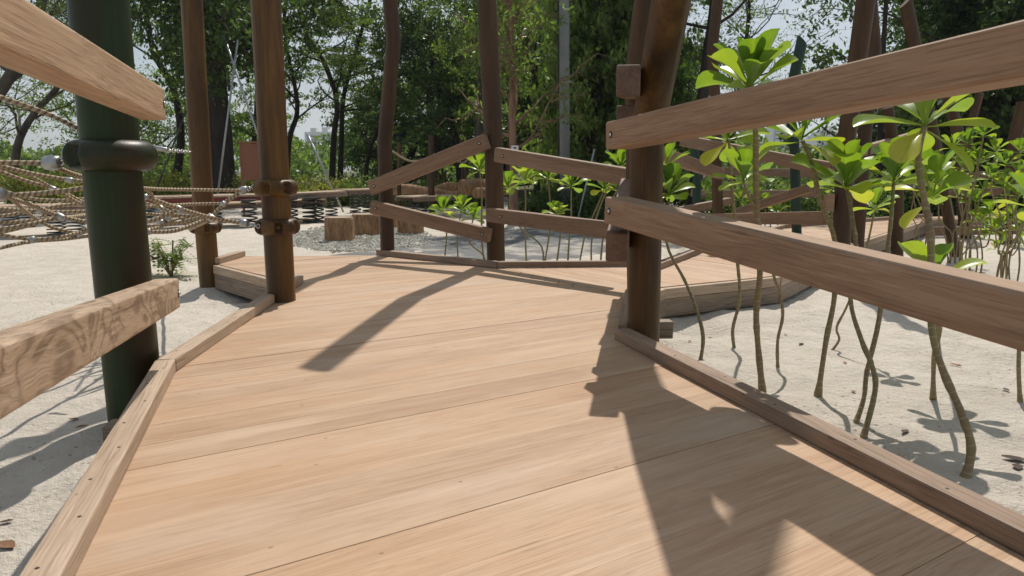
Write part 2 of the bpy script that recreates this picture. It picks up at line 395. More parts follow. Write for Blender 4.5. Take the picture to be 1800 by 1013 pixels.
def sand_mat():
    m, n, b = newmat('sand'); g = N(n, 'NewGeometry'); P = g.outputs['Position']
    big = noise(n, P, .5, 4); mid = noise(n, P, 5, 5, .6); fine = noise(n, P, 95, 4, .7); gr = noise(n, P, 420, 2, .6)
    c = ramp(n, mid, [(.3, (.52, .46, .375)), (.6, (.65, .59, .50)), (.8, (.73, .68, .59))])
    c = mix(n, .4, c, ramp(n, big, [(.35, (.50, .455, .40)), (.65, (.66, .60, .52))]))
    c = mix(n, math_(n, 'MULTIPLY', ramp(n, gr, [(.35, (1,)*3), (.48, (0,)*3)]), .35), c, (.30, .24, .18))
    # crumbs of litter
    v = N(n, 'TexVoronoi'); v.inputs['Scale'].default_value = 26; n.links.new(P, v.inputs['Vector'])
    cr = ramp(n, v.outputs['Distance'], [(.12, (1,)*3), (.23, (0,)*3)])
    cm = ramp(n, noise(n, P, 2.6, 3), [(.40, (0,)*3), (.62, (1,)*3)])
    c = mix(n, math_(n, 'MULTIPLY', math_(n, 'MULTIPLY', cr, cm), .7), c, (.16, .11, .07))
    # earth and grass beyond the sand pit
    sp = N(n, 'SeparateXYZ'); n.links.new(P, sp.inputs[0])
    far = math_(n, 'ADD', sp.outputs[1], math_(n, 'MULTIPLY', noise(n, P, .35, 3), 5.0))
    fm = ramp(n, math_(n, 'MULTIPLY', math_(n, 'SUBTRACT', far, 27.0), .5), [(0, (0,)*3), (1, (1,)*3)])
    gc = ramp(n, noise(n, P, 1.2, 4), [(.35, (.05, .07, .02)), (.55, (.10, .10, .045)), (.75, (.20, .15, .09))])
    c = mix(n, fm, c, gc)
    n.links.new(c, b.inputs['Base Color']); b.inputs['Roughness'].default_value = .95; b.inputs['Specular IOR Level'].default_value = .15
    h = math_(n, 'ADD', math_(n, 'MULTIPLY', mid, 1.4), math_(n, 'MULTIPLY', noise(n, P, 24, 3, .65), .9))
    h = math_(n, 'ADD', h, math_(n, 'ADD', math_(n, 'MULTIPLY', fine, .45), math_(n, 'MULTIPLY', gr, .10)))
    bump(n, b, h, .9, .028); return m
M['sand'] = sand_mat()
def pathmat():
    m, n, b = newmat('grey_path'); g = N(n, 'NewGeometry'); P = g.outputs['Position']
    f = noise(n, P, 60, 4, .7); k = noise(n, P, 2.2, 4)
    c = ramp(n, f, [(.3, (.09, .09, .088)), (.6, (.165, .165, .158)), (.8, (.28, .27, .25))])
    c = mix(n, ramp(n, k, [(.52, (0,)*3), (.66, (.75,)*3)]), c, (.45, .41, .35))
    n.links.new(c, b.inputs['Base Color']); b.inputs['Roughness'].default_value = .95; bump(n, b, f, .6, .01)
    return m
M['path'] = pathmat()
M['gravel'] = simple('gravel', (.46, .44, .38), .85, 0, .35, 9, .1)
M['dryleaf'] = simple('dry_leaf', (.20, .10, .05), .8, 0, .4, 30, .2)
M['dryleaf2'] = simple('dry_leaf_dark', (.06, .04, .03), .8, 0, .4, 30, .2)

# ------------------------------------------------------------------ ground
def make_ground():
    nx, ny = 420, 460
    xs = [(-1 if u < 0 else 1)*(abs(u)*7 + abs(u)**9*2500) for u in np.linspace(-1, 1, nx)]
    ys = [-2 + v*16 + v**9*3500 for v in np.linspace(0, 1, ny)]
    vs = [(x, y, gz(x, y)) for y in ys for x in xs]
    fs = [(j*nx+i, j*nx+i+1, (j+1)*nx+i+1, (j+1)*nx+i) for j in range(ny-1) for i in range(nx-1)]
    me = bpy.data.meshes.new('ground'); me.from_pydata(vs, [], fs); me.materials.append(M['sand'])
    me.polygons.foreach_set('use_smooth', [True]*len(fs))
    o = bpy.data.objects.new('ground', me); COL.objects.link(o); tag(o, kind='structure')
make_ground()
def flat_sheet(name, pxs, z, mat, kind='structure', n=26, rag=.12, follow=True):
    """a ragged-edged sheet laid on the sand"""
    P = [G(x, y, SAND) for x, y in pxs]; c = sum(P, Vector())/len(P); ring = []
    for i in range(len(P)):
        a, b_ = P[i], P[(i+1) % len(P)]
        for k in range(n//2):
            q = a.lerp(b_, k/(n/2)); d = (q-c).normalized(); q = q + d*rag*fbm(q.x, q.y, 1.3, 3); ring.append(q)
    vs = []; R = 14; m = len(ring)
    for r in range(R+1):
        for q in ring:
            p = c.lerp(q, r/R); vs.append((p.x, p.y, gz(p.x, p.y)+z*(1 if r < R else -1)))
    fs = [(r*m+k, r*m+(k+1) % m, (r+1)*m+(k+1) % m, (r+1)*m+k) for r in range(R) for k in range(m)]
    mb = MB(); mb.add(vs, fs); o = mb.build(name, mat, smooth=True); tag(o, kind=kind); return o
flat_sheet('path', [(560, 452), (690, 441), (760, 418), (880, 402), (1010, 402), (1090, 420), (1100, 444), (900, 462), (650, 461)], .012, M['path'], rag=.3)

# gravel round the stumps: thousands of pebbles, one piece of ground cover
def make_gravel():
    rs = np.random.RandomState(5); A = []
    dirs = np.array([(1,0,0),(0,1,0),(-1,0,0),(0,-1,0),(0,0,1),(0,0,-1)], float)
    tri = [(0,1,4),(1,2,4),(2,3,4),(3,0,4),(1,0,5),(2,1,5),(3,2,5),(0,3,5)]
    C = []; 
    while len(C) < 9000:
        x = rs.uniform(470, 775); y = rs.uniform(398, 446)
        e = ((x-630)/140)**2 + ((y-421)/24)**2
        if e > 1 - .35*rs.rand()*(1 if e > .5 else 0): continue
        p = G(x, y, SAND)
        C.append((p.x, p.y, gz(p.x, p.y)+rs.uniform(.0, .03)*(1-e)+.004))
    V = []
    for c in C:
        s = rs.uniform(.012, .03); R = np.linalg.qr(rs.randn(3, 3))[0]
        v = (dirs*np.array([s, s*rs.uniform(.6, 1), s*.6])*rs.uniform(.8, 1.2, (6, 1)))@R + np.array(c)
        V.append(v[tri].reshape(-1, 3))
    o = npmesh('gravel', np.concatenate(V), 3, M['gravel']); tag(o, 'pale grey loose gravel around the tree stumps', 'gravel', kind='stuff')
make_gravel()

# ------------------------------------------------------------------ boardwalk
def clip(poly, nrm, d, keep):
    out = []
    for i in range(len(poly)):
        a = poly[i]; b_ = poly[(i+1) % len(poly)]; da = (a.dot(nrm)-d)*keep; db = (b_.dot(nrm)-d)*keep
        if da >= 0: out.append(a)
        if da*db < 0: out.append(a.lerp(b_, da/(da-db)))
    return out
def planks(polys, direc, width, rs, gap=.0017, th=.035):
    d = Vector((direc[0], direc[1])).normalized(); nrm = Vector((-d.y, d.x)); mb = MB(); tones = {}
    for poly in polys:
        P = [Vector((p[0], p[1])) for p in poly]
        lo = min(p.dot(nrm) for p in P); hi = max(p.dot(nrm) for p in P); k = math.floor(lo/width)
        while k*width < hi:
            gg = lambda i: (.4, 1.0, .5, .3, .8, .4, .6)[i % 7]*gap/2; q = clip(P, nrm, k*width+gg(k), 1)
            if len(q) > 2: q = clip(q, nrm, (k+1)*width-gg(k+1), -1)
            if len(q) > 2:
                if k not in tones: tones[k] = (rs.random(), rs.uniform(-.0015, .0015), rs.uniform(0, 9))
                t, dz, uo = tones[k]; m = len(q)
                vs = [(p.x, p.y, dz) for p in q]+[(p.x, p.y, dz-th) for p in q]
                def uv(p): return (p.dot(d)+uo, p.dot(nrm))
                fs = [tuple(range(m)), tuple(range(2*m-1, m-1, -1))]; uvs = [[uv(p) for p in q], [uv(p) for p in reversed(q)]]
                for i in range(m):
                    j = (i+1) % m; fs.append((i, m+i, m+j, j)); uvs.append([uv(q[i]), uv(q[i]), uv(q[j]), uv(q[j])])
                mb.add(vs, fs, uvs, t)
            k += 1
    return mb
bw = empty('boardwalk', (0, 3, SAND), 'angled boardwalk of pale orange teak planks edged with low kerb boards', 'boardwalk')
def g2(x, y): p = G(x, y, 0); return Vector((p.x, p.y))
def off(a, b_, d):   # offset a segment to its left by d
    t = (b_-a).normalized(); n_ = Vector((-t.y, t.x)); return a+n_*d, b_+n_*d
L1a = g2(309, 655); L1b = g2(134, 1011); L1b = L1a+(L1b-L1a)*1.9
L2b = g2(534, 497)
Ra = g2(1080, 597); Rb = g2(1800, 980); Rb = Ra+(Rb-Ra)*1.9
KW = .074; KH = .052
C_l = g2(385, 465); C_l2 = g2(432, 451); C_m1 = g2(661, 449); C_m2 = g2(872, 472); C_m3 = g2(1112, 470); C_s = g2(1099, 523)
l1o = off(L1b, L1a, KW); l2o = off(L1a, L2b, KW)
ro = off(Rb, Ra, -KW)
main1 = [l1o[0], l1o[1], L1a, Ra, ro[1], ro[0]]
main2 = [L1a, l2o[0], l2o[1], L2b, C_s, Ra]
main3 = [L2b, l2o[1], C_l, C_l2, C_m1, C_m2, C_s]
rs = random.Random(4)
dv = g2(1007, 561)-g2(480, 633)
o = planks([main1, main2, main3], dv, .178, rs).build('decking', M['deck'], bw)
# second stretch, turning right
Q1 = g2(1161, 468); Q2 = g2(1233, 446); Q3 = g2(1380, 402); Q4 = g2(1640, 381)
E1 = g2(1161, 505); E2 = g2(1362, 485); E3 = g2(1510, 424); E4 = g2(1628, 386)
s2 = [C_m2, C_s, E1, E2, Q2, Q1, C_m3]
dv2 = g2(1328, 477)-g2(1250, 466)
s2a = [C_m2 + (C_s-C_m2).normalized()*.0, C_s, E1, E2, Q2, C_m3]
planks([s2a], dv2, .15, rs).build('decking', M['deck'], bw)
s3 = [E2, E3, Q3, Q2]
planks([s3], (E3-E2)+Vector((2.0, 1.2)), .15, rs).build('decking', M['deck'], bw)
E5 = E4 + Vector((2.6, .6)); Q5 = E4 + Vector((2.2, 1.7))
s4 = [E3, E4, Q4, Q3]
planks([s4], Vector((1, .15)), .15, rs).build('decking', M['deck'], bw)
planks([[E4, E5, Q5, Q4]], Vector((.1, 1)), .15, rs).build('decking', M['deck'], bw)

def ubeam(name, a, b_, w, h, zc, mat, parent, bev=.005):
    """beam between two plan points, centre height zc"""
    a3 = Vector((a.x, a.y, zc)); b3 = Vector((b_.x, b_.y, zc)); return beam3(name, a3, b3, w, h, mat, parent, bev)
def frame_mat(a3, b3):
    x = (b3-a3).normalized(); y = Vector((0, 0, 1)).cross(x)
    y = y.normalized() if y.length > 1e-5 else Vector((0, 1, 0)); z = x.cross(y)
    m = Matrix((x, y, z)).transposed().to_4x4(); m.translation = (a3+b3)/2; return m
def beam3(name, a3, b3, w, h, mat, parent=None, bev=.008, seg=2):
    vs, fs = bevbox((b3-a3).length, w, h, bev, seg)
    mb = MB(); mb.add(vs, fs); o = mb.build(name, mat, None)
    m = frame_mat(a3, b3)
    if parent is not None:
        o.parent = parent; m = Matrix.Translation(-parent.location) @ m
    o.matrix_local = m; return o
def kerb(a, b_, side, ext=(0, 0), w=KW, h=KH, screws=0, mat='kerbshade'):
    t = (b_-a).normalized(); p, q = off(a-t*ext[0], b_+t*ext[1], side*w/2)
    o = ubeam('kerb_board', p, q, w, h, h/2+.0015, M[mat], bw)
    L = (q-p).length
    if screws:
        for k in range(screws):
            mb = MB(); x = -L/2 + L*(k+.35)/screws; yy = .012*(-1)**k
            lathe(mb, [(.0045, h/2-.002), (.0045, h/2+.0006), (.003, h/2+.0006)], 10)
            mb.v = [(v[0]+x, v[1]+yy, v[2]) for v in mb.v]; mb.build('screw', M['black'], o, local=True)
    return o
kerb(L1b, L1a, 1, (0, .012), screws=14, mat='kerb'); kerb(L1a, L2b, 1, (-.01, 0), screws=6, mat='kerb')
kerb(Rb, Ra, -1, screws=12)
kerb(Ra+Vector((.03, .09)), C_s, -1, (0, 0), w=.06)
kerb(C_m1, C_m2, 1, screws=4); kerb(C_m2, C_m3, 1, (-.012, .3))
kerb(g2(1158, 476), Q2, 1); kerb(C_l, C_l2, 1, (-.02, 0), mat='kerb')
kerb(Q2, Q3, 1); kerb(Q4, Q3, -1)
def fascia(a, b_, side, depth=.2):
    p, q = off(a, b_, side*.028); p2, q2 = off(a, b_, side*.020)
    ubeam('fascia_board', p, q, .05, .07, -.040, M['kerb'], bw, .004)
    ubeam('side_beam', p2, q2, .055, depth-.072, -.077-(depth-.072)/2, M['fascia'], bw, .004)
fascia(l1o[0], l1o[1], -1); fascia(l2o[0], l2o[1], -1); fascia(l2o[1], C_l, 1); fascia(C_l, C_l2, 1); fascia(C_l2, C_m1, 1)
fascia(C_m1, C_m2, 1); fascia(C_m2, C_m3, 1); fascia(ro[0], ro[1], -1); fascia(C_s, E1, -1); fascia(E1, E2, -1); fascia(E2, E3, -1); fascia(E3, E4, -1); fascia(E4, E5, -1)
for k in range(16):
    t_ = k/15; p_ = C_m2.lerp(C_s, .15+.8*t_); nn = (C_s-C_m2).normalized(); p_ = p_ + Vector((-nn.y, nn.x))*.035*(1 if k % 2 else -1)
    mb = MB(); lathe(mb, [(.0045, -.003), (.0045, .0022), (.003, .0024)], 10); mb.v = [(v[0]+p_.x, v[1]+p_.y, v[2]) for v in mb.v]; mb.build('screw', M['black'], bw)
# joist ends poking out beside the posts
def joist(px, py, L, dx):
    p = G(px, py, -.10); beam3('joist_end', p, p+Vector((L*dx[0], L*dx[1], 0)), .09, .10, M['fascia'], bw, .006)
joist(190, 768, .32, (1, .12)); joist(1180, 578, -.35, (1, .05))

# ------------------------------------------------------------------ posts
def collar_part(parent, c, r, R, h, mat, rot=0.3, npk=6, name='collar', only=None):
    """rounded clamp ring with bolt pockets"""
    prof = []
    for k in range(13):
        a = -PI/2+PI*k/12; ca = math.cos(a); prof.append((r*.99 + (R-r)*abs(ca)**.9, h/2*math.copysign(abs(math.sin(a))**.9, math.sin(a))))
    def mod(a, rr, z):
        if only is not None:
            dd = min(abs((math.degrees(a)-q+180) % 360-180) for q in only)/30; zz = abs(z)/(h/2)
            if dd < .5 and zz < .62: return 1 - (1-(r*1.10)/R)*.95*min(1, (.5-dd)/.10)*min(1, (.62-zz)/.10)
            return 1.0
        ph = ((a-rot)*npk/(2*PI)) % 1.0; d = abs(ph-.5)*2; k = 1.0
        zz = abs(z)/(h/2)
        if d < .36 and zz < .60: k = 1 - (1-(r*1.10)/R)*.95*min(1, (.36-d)/.07)*min(1, (.60-zz)/.10)
        if .93 < d: k *= 1-.03*(d-.93)/.07
        return k
    mb = MB(); lathe(mb, prof, 120, mod); c = Vector(c) - parent.location
    o = mb.build(name, mat, parent, smooth=True, local=True); o.location = c
    for k in range(npk if only is None else len(only)):
        a = rot+2*PI*(k+.5)/npk if only is None else math.radians(only[k])
        b1 = MB(); lathe(b1, [(.0, .0), (.26*h/2, 0), (.26*h/2, .012), (.15*h/2, .016), (0, .016)], 12, close=False)
        q = b1.build('bolt', mat, o, smooth=False, local=True)
        rr = r*1.10; q.matrix_local = Matrix.Translation((rr*math.cos(a), rr*math.sin(a), 0)) @ Matrix.Rotation(a, 4, 'Z') @ Matrix.Rotation(PI/2, 4, 'Y')
    return o
POSTS = {}
def post(pxs, Y, r, mat, label, z0=None, group='crooked posts along the boardwalk', topcut=0, name='crooked_post', n=28, dY=None):
    """pxs: image points from base upwards at depth Y (list allowed)"""
    P = []
    for i, (x, y) in enumerate(pxs):
        yy = Y[i] if isinstance(Y, (list, tuple)) else Y
        P.append(D(x, y, yy) if yy > 0 else Vector((x, y, -yy)))
    if z0 is not None: P[0].z = z0
    base = Vector((P[0].x, P[0].y, z0 if z0 is not None else P[0].z))
    # densify near bends so the joint is crisp but mitred
    e = empty(name, base, label, 'post', group)
    mb = MB()
    u = Vector((1, 0, 0)); Q = P
    for i in range(len(P)-1):
        d = (P[i+1]-P[i]).normalized(); u = (u-d*u.dot(d)).normalized(); w = d.cross(u); rings = []
        for j, oth in ((i, i-1), (i+1, i+2)):
            if 0 <= oth < len(P):
                d2 = (P[j]-P[oth]).normalized() if oth < j else (P[oth]-P[j]).normalized(); pn = (d+d2).normalized()
            else: pn = d
            ring = []
            for k in range(n):
                c = (u*math.cos(2*PI*k/n)+w*math.sin(2*PI*k/n))*r; ring.append(P[j]+c-d*(c.dot(pn)/d.dot(pn)))
            rings.append(ring)
        mb.add(rings[0]+rings[1], [(k, (k+1) % n, n+(k+1) % n, n+k) for k in range(n)])
    k0 = len(mb.v)-n; mb.f.append(tuple(k0+k for k in range(n))); mb.uv.append([(0, 0)]*n); mb.at.append(0.0)
    if topcut:
        mm = len(mb.v)
        for k in range(mm-n, mm):
            v = mb.v[k]; mb.v[k] = (v[0], v[1], v[2]+topcut*(v[0]-Q[-1].x))
    mb.build('shaft', mat, e, smooth=True); 
    me = e.children[0].data if e.children else None
    me.set_sharp_from_angle(angle=math.radians(50))
    POSTS[label] = P; return e, P
def on(P, py):   # point on polyline P nearest to image row py (at its depth)
    best = None
    for i in range(len(P)-1):
        for k in range(41):
            q = P[i].lerp(P[i+1], k/40); d = q-EYE; v = d.dot(UP)/d.dot(FW); yy = 506.5-F*v
            if best is None or abs(yy-py) < best[0]: best = (abs(yy-py), q)
    return best[1]
# thick green post at the left
Y1 = 2.94
e1, P1 = post([(243, 760), (201, 340), (173, 0), (150, -330)], Y1, .107, M['green'], 'thick dark green post with one rounded collar, left of the deck', z0=-.32)
collar_part(e1, on(P1, 272), .107, .170, .122, M['collar'], only=(-118, -176, 60, 120))
e2, P2 = post([(370, 508), (356, 340), (345, 150), (332, -90), (333, -330)], 6.35, .086, M['post'], 'brown post with a single low collar standing in sand left of the deck', z0=-.30)
collar_part(e2, on(P2, 401), .086, .135, .10, M['post'], rot=.5)
e3, P3 = post([(497, 560), (483, 315), (467, 0), (452, -280)], 4.5, .0865, M['post'], 'brown post carrying two stacked collars at the kerb corner', z0=-.30)
collar_part(e3, on(P3, 331), .0865, .137, .10, M['post'], rot=.9); collar_part(e3, on(P3, 396), .0865, .137, .10, M['post'], rot=.35)
e4, P4 = post([(682, 470), (676, 252), (692, 72), (682, -40), (700, -200)], 6.98, .067, M['postdark'], 'slim kinked brown post at the far edge of the deck', z0=-.3)
e5, P5 = post([(873, 480), (867, 230), (849, -130), (840, -530)], [6.52, 6.5, 6.41, 5.50], .081, M['postdark'], 'tall brown post where the two far kerbs meet', z0=-.3, topcut=.6)
e6, P6 = post([(1131, 600), (1137, 236), (1197, -90), (1275, -400)], [3.52, 3.52, 3.04, 2.62], .080, M['post'], 'stout brown post at the right kerb corner leaning right above its kink', z0=-.3, topcut=-.5)
e7, P7 = post([(1122, 560), (1118, 130), (1.02, 4.60), (1.25, 4.59), (1.18, 4.71)], [4.95, 4.95, -3.90, -4.47, -5.2], .072, M['postdark'], 'brown post half hidden directly behind the stout right post', z0=-.3)  # kinks above the frame are added, shaped to cast shadow on the deck
e8, P8 = post([(1263, 460), (1258, 190), (1252, 88), (1264, -20), (1262, -150)], 9.4, .066, M['postdark'], 'slim bent brown post in front of a black tree trunk', z0=-.3)
e9, P9 = post([(1478, 470), (1486, 260), (1526, -30), (1540, -150)], [7.0, 7.0, 6.8, 6.7], .082, M['postdark'], 'broad brown post leaning right, among the tall leafy plants', z0=-.3)
e10, P10 = post([(1506, 440), (1520, 240), (1537, 90), (1524, -60)], 8.2, .072, M['postdark'], 'brown post bent like an elbow just right of the broad leaning one', z0=-.3)
post([(1680, 470), (1640, 230), (1592, 4)], 9.0, .064, M['postdark'], 'brown post leaning left with slanted cut top above the handrail', z0=-.3, topcut=.8)
e12, P12 = post([(1403, 425), (1396, 240), (1384, 185), (1410, 72)], 9.6, .062, M['fargreen'], 'slender dark green post with slanted top against the sky', z0=-.3, topcut=-.9)
post([(1225, 420), (1225, 300), (1212, 180)], 10.5, .060, M['fargreen'], 'short green post low between the rails right of the stout post', z0=-.3)
post([(1580, 432), (1577, 300), (1560, 190)], 8.6, .066, M['postdark'], 'brown post at the outer edge of the distant deck', z0=-.3)
post([(1700, 400), (1684, 235), (1662, 150)], 11.5, .085, M['postdark'], 'brown leaning post behind the right shrubs, thicker of the pair', z0=-.3)
post([(1700, 400), (1703, 235), (1722, 165)], 12.3, .062, M['postdark'], 'thin brown post crossing the thicker leaning one behind the right shrubs', z0=-.3)
post([(1770, 400), (1783, 250), (1800, 180)], 10.5, .085, M['postdark'], 'brown post at the far right edge above the shrubs', z0=-.3)

# ------------------------------------------------------------------ rails
def rail(pa, Ya, pb, Yb, label, mat='rail', h=.12, w=.088, bolts=('a',), side=-1, bev=.011, group='handrail beams along the boardwalk', name='handrail_beam', boff=.05):
    A = D(pa[0], pa[1], Ya); B = D(pb[0], pb[1], Yb)
    t = Vector((B.x-A.x, B.y-A.y)).normalized(); n_ = Vector((-t.y, t.x))
    if (Vector((A.x, A.y))).dot(n_) < 0: n_ = -n_          # away from the camera
    sh = Vector((n_.x, n_.y, 0))*w/2; A += sh; B += sh
    o = beam3(name, A, B, w, h, M[mat], None, bev, 3); tag(o, label, 'handrail', group)
    L = (B-A).length; m = frame_mat(A, B); toC = (EYE-m.translation); s = 1 if m.col[1].to_3d().dot(toC) > 0 else -1
    for bb in bolts:
        x = -L/2+boff if bb == 'a' else L/2-boff
        for nm, r0, dd, mt in (('recess_shade_disc', .0155, .0012, 'black'), ('bolt', .0085, .006, 'steel')):  # flat black disc painted in for the shade of a bolt recess
            mb = MB()
            if nm == 'bolt': lathe(mb, [(r0, 0), (r0*.95, dd*.5), (r0*.55, dd), (.0005, dd*1.1)], 16)
            else: lathe(mb, [(r0, -.002), (r0, dd), (r0*.9, dd)], 20)
            q = mb.build(nm, M[mt], o if nm == 'recess_shade_disc' else q, smooth=(nm == 'bolt'), local=True)
            if nm == 'recess_shade_disc': q.matrix_local = Matrix.Translation((x, s*w/2, 0)) @ Matrix.Rotation(-s*PI/2, 4, 'X')
            else: q.location = (0, 0, .0008)
    return o
rail((67, 61), 1.53, (291, 184), 2.80, 'left upper handrail beam ending in front of the green post', 'railpale', h=.118, bolts=('b',))
POSTN = None
_ = [o for o in bpy.data.objects if o.get('label', '').startswith('left upper')][0]
bpy.data.objects.remove(_.children[0].children[0]) if _.children and _.children[0].children else None
bpy.data.objects.remove(_.children[0]) if _.children else None
bpy.data.objects.remove(_)
def ext_rail(p1, Y1_, p2, Y2_, k, *a, **kw):
    """rail given by two image points; prolonged k metres beyond the first, towards the viewer"""
    A = D(*p1, Y1_); B = D(*p2, Y2_); A2 = A + (A-B).normalized()*k
    d = A2-EYE
    # express as image point + depth again (works in front of the camera), else clamp
    t = d.dot(FW)
    px = 900+F*d.x/t; py = 506.5-F*d.dot(UP)/t
    return rail((px, py), A2.y, p2, Y2_, *a, **kw)
ext_rail((67, 61), 1.53, (291, 184), 2.80, .45, 'left upper handrail beam sloping down, ending in front of the green post', 'railpale', h=.118, bolts=('b',), boff=.03)
ext_rail((40, 655), 1.22, (316, 515), 2.84, .30, 'left lower handrail beam with swirling burl grain', 'burl', h=.118, bolts=('b',), boff=.03)
ext_rail((1800, 84), 1.58, (1064, 239), 3.30, .55, 'right upper handrail beam rising towards the viewer', 'rail', w=.120, h=.119, bolts=('b',))
ext_rail((1800, 569), 1.46, (1062, 369), 3.30, .55, 'right lower handrail beam falling towards the viewer', 'rail', w=.120, h=.119, bolts=('b',))
rail((648, 331), 6.78, (853, 248), 6.34, 'far upper beam rising right between two posts', 'railshade', h=.128, bolts=('a', 'b'), boff=.06)
rail((650, 364), 6.78, (858, 415), 6.34, 'far lower beam falling right between two posts', 'railshade', h=.122, bolts=('a', 'b'), boff=.06)
rail((868, 272), 6.30, (1118, 315), 5.1, 'far upper beam falling right from the tall middle post', 'railshade', h=.122, bolts=('a',), boff=.12)
rail((854, 378), 6.30, (1072, 406), 5.15, 'far lower beam from the tall middle post towards the stout post', 'railshade', h=.118, bolts=('a',), boff=.2)
# the two beams seen end-on left of the stout post
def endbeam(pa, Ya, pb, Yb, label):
    o = beam3('handrail_beam', D(*pa, Ya), D(*pb, Yb), .098, .128, M['railendshade'], None, .010, 3); tag(o, label, 'handrail', 'handrail beams along the boardwalk')
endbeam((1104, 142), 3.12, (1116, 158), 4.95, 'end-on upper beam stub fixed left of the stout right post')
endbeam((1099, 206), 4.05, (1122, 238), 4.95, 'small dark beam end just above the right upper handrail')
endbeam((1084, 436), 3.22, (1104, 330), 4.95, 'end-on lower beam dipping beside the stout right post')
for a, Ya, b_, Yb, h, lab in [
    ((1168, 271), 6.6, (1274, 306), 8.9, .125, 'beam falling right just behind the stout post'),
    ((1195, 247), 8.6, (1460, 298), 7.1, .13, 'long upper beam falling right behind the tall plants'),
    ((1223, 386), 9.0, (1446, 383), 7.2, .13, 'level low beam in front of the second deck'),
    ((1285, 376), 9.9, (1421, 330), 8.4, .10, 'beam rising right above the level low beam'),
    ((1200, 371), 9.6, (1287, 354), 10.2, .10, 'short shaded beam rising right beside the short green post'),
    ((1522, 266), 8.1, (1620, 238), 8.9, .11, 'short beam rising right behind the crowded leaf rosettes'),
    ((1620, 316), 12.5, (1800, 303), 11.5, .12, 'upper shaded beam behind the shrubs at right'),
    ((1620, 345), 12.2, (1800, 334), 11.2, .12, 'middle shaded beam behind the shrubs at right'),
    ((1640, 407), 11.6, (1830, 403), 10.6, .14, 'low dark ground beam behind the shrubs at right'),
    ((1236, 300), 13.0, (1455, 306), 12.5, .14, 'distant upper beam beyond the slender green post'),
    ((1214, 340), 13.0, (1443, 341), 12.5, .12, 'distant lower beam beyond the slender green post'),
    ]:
    rail(a, Ya, b_, Yb, lab, 'railshade', h=h, bolts=())
def blockpx(px, py, Y, s, label):
    p = D(px, py, Y); o = beam3('wooden_cleat', p-Vector((s[0]/2, 0, 0)), p+Vector((s[0]/2, 0, 0)), s[1], s[2], M['rail'], None, .008)
    tag(o, label, 'cleat', 'wooden cleats bolted to posts')
blockpx(1457, 356, 7.0, (.075, .09, .16), 'square beam end left of the broad leaning post')

# ------------------------------------------------------------------ leafy beach plants
def leafmesh(mb, base, az, el, L, Wd, curl, rs, at):
    """obovate fleshy leaf, UV v=.5 on midrib"""
    nu, nv = 12, 5; vs = []; PR = ((0, .13), (.18, .17), (.38, .42), (.55, .74), (.70, .95), (.80, 1.0), (.89, .90), (.955, .66), (1.0, .22)); d = Vector((math.cos(az)*math.cos(el), math.sin(az)*math.cos(el), math.sin(el)))
    side = Vector((-math.sin(az), math.cos(az), 0)); roll = rs.uniform(-.35, .35)
    pos = Vector(base); ang = el; wav = rs.uniform(0, 6); tw = rs.uniform(-.3, .3)
    for i in range(nu):
        u = i/(nu-1); ang = el - curl*u**1.3
        d = Vector((math.cos(az)*math.cos(ang), math.sin(az)*math.cos(ang), math.sin(ang)))
        up = side.cross(d)*-1; up = d.cross(side)*-1
        up = side.cross(d); up = up if up.dot(Vector((0, 0, 1))) > 0 or abs(ang) > 1.4 else -up
        rr = roll + tw*u; s2 = side*math.cos(rr)+up*math.sin(rr); u2 = up*math.cos(rr)-side*math.sin(rr)
        u_ = 1-(1-u)**1.25
        for (a0, w0), (a1, w1) in zip(PR, PR[1:]):
            if a0 <= u_ <= a1+1e-9: wdt = Wd*(w0+(w1-w0)*(u_-a0)/(a1-a0)); break
        for j in range(nv):
            v = j/(nv-1)*2-1
            z = abs(v)**1.5*wdt*.22 + math.sin(u*9+wav+v*1.5)*Wd*.035*abs(v)
            vs.append(pos + s2*(v*wdt/2) + u2*z)
        if i < nu-1: pos = pos + d*L*((1-(1-(i+1)/(nu-1))**1.25)-u_)
    fs = []; uvs = []
    for i in range(nu-1):
        for j in range(nv-1):
            fs.append((i*nv+j, i*nv+j+1, (i+1)*nv+j+1, (i+1)*nv+j))
            uvs.append([(i/(nu-1), j/(nv-1)), (i/(nu-1), (j+1)/(nv-1)), ((i+1)/(nu-1), (j+1)/(nv-1)), ((i+1)/(nu-1), j/(nv-1))])
    mb.add(vs, fs, uvs, at)
def rosette(mb, c, L, n, rs, tilt=0, open_=1.0, yel=0.0):
    c = Vector(c)
    for k in range(n):
        f = k/max(1, n-1)                      # 0 inner .. 1 outer
        az = k*2.39996+rs.uniform(-.25, .25); el = math.radians(80 - 86*open_*f**1.15 + rs.uniform(-9, 9))
        l = L*1.13*(.62+.48*math.sin(PI*min(1, f*.75+.12)))*rs.uniform(.85, 1.12)
        at = min(1, max(0, rs.gauss(.47, .17)+ (.16 if f > .75 else 0) + .7*yel*(f > .6)))
        leafmesh(mb, c + Vector((0, 0, -.035*f*L/.17+.01)), az, el, l, l*rs.uniform(.44, .58), rs.uniform(.15, .75)*(.35+.9*f), rs, at)
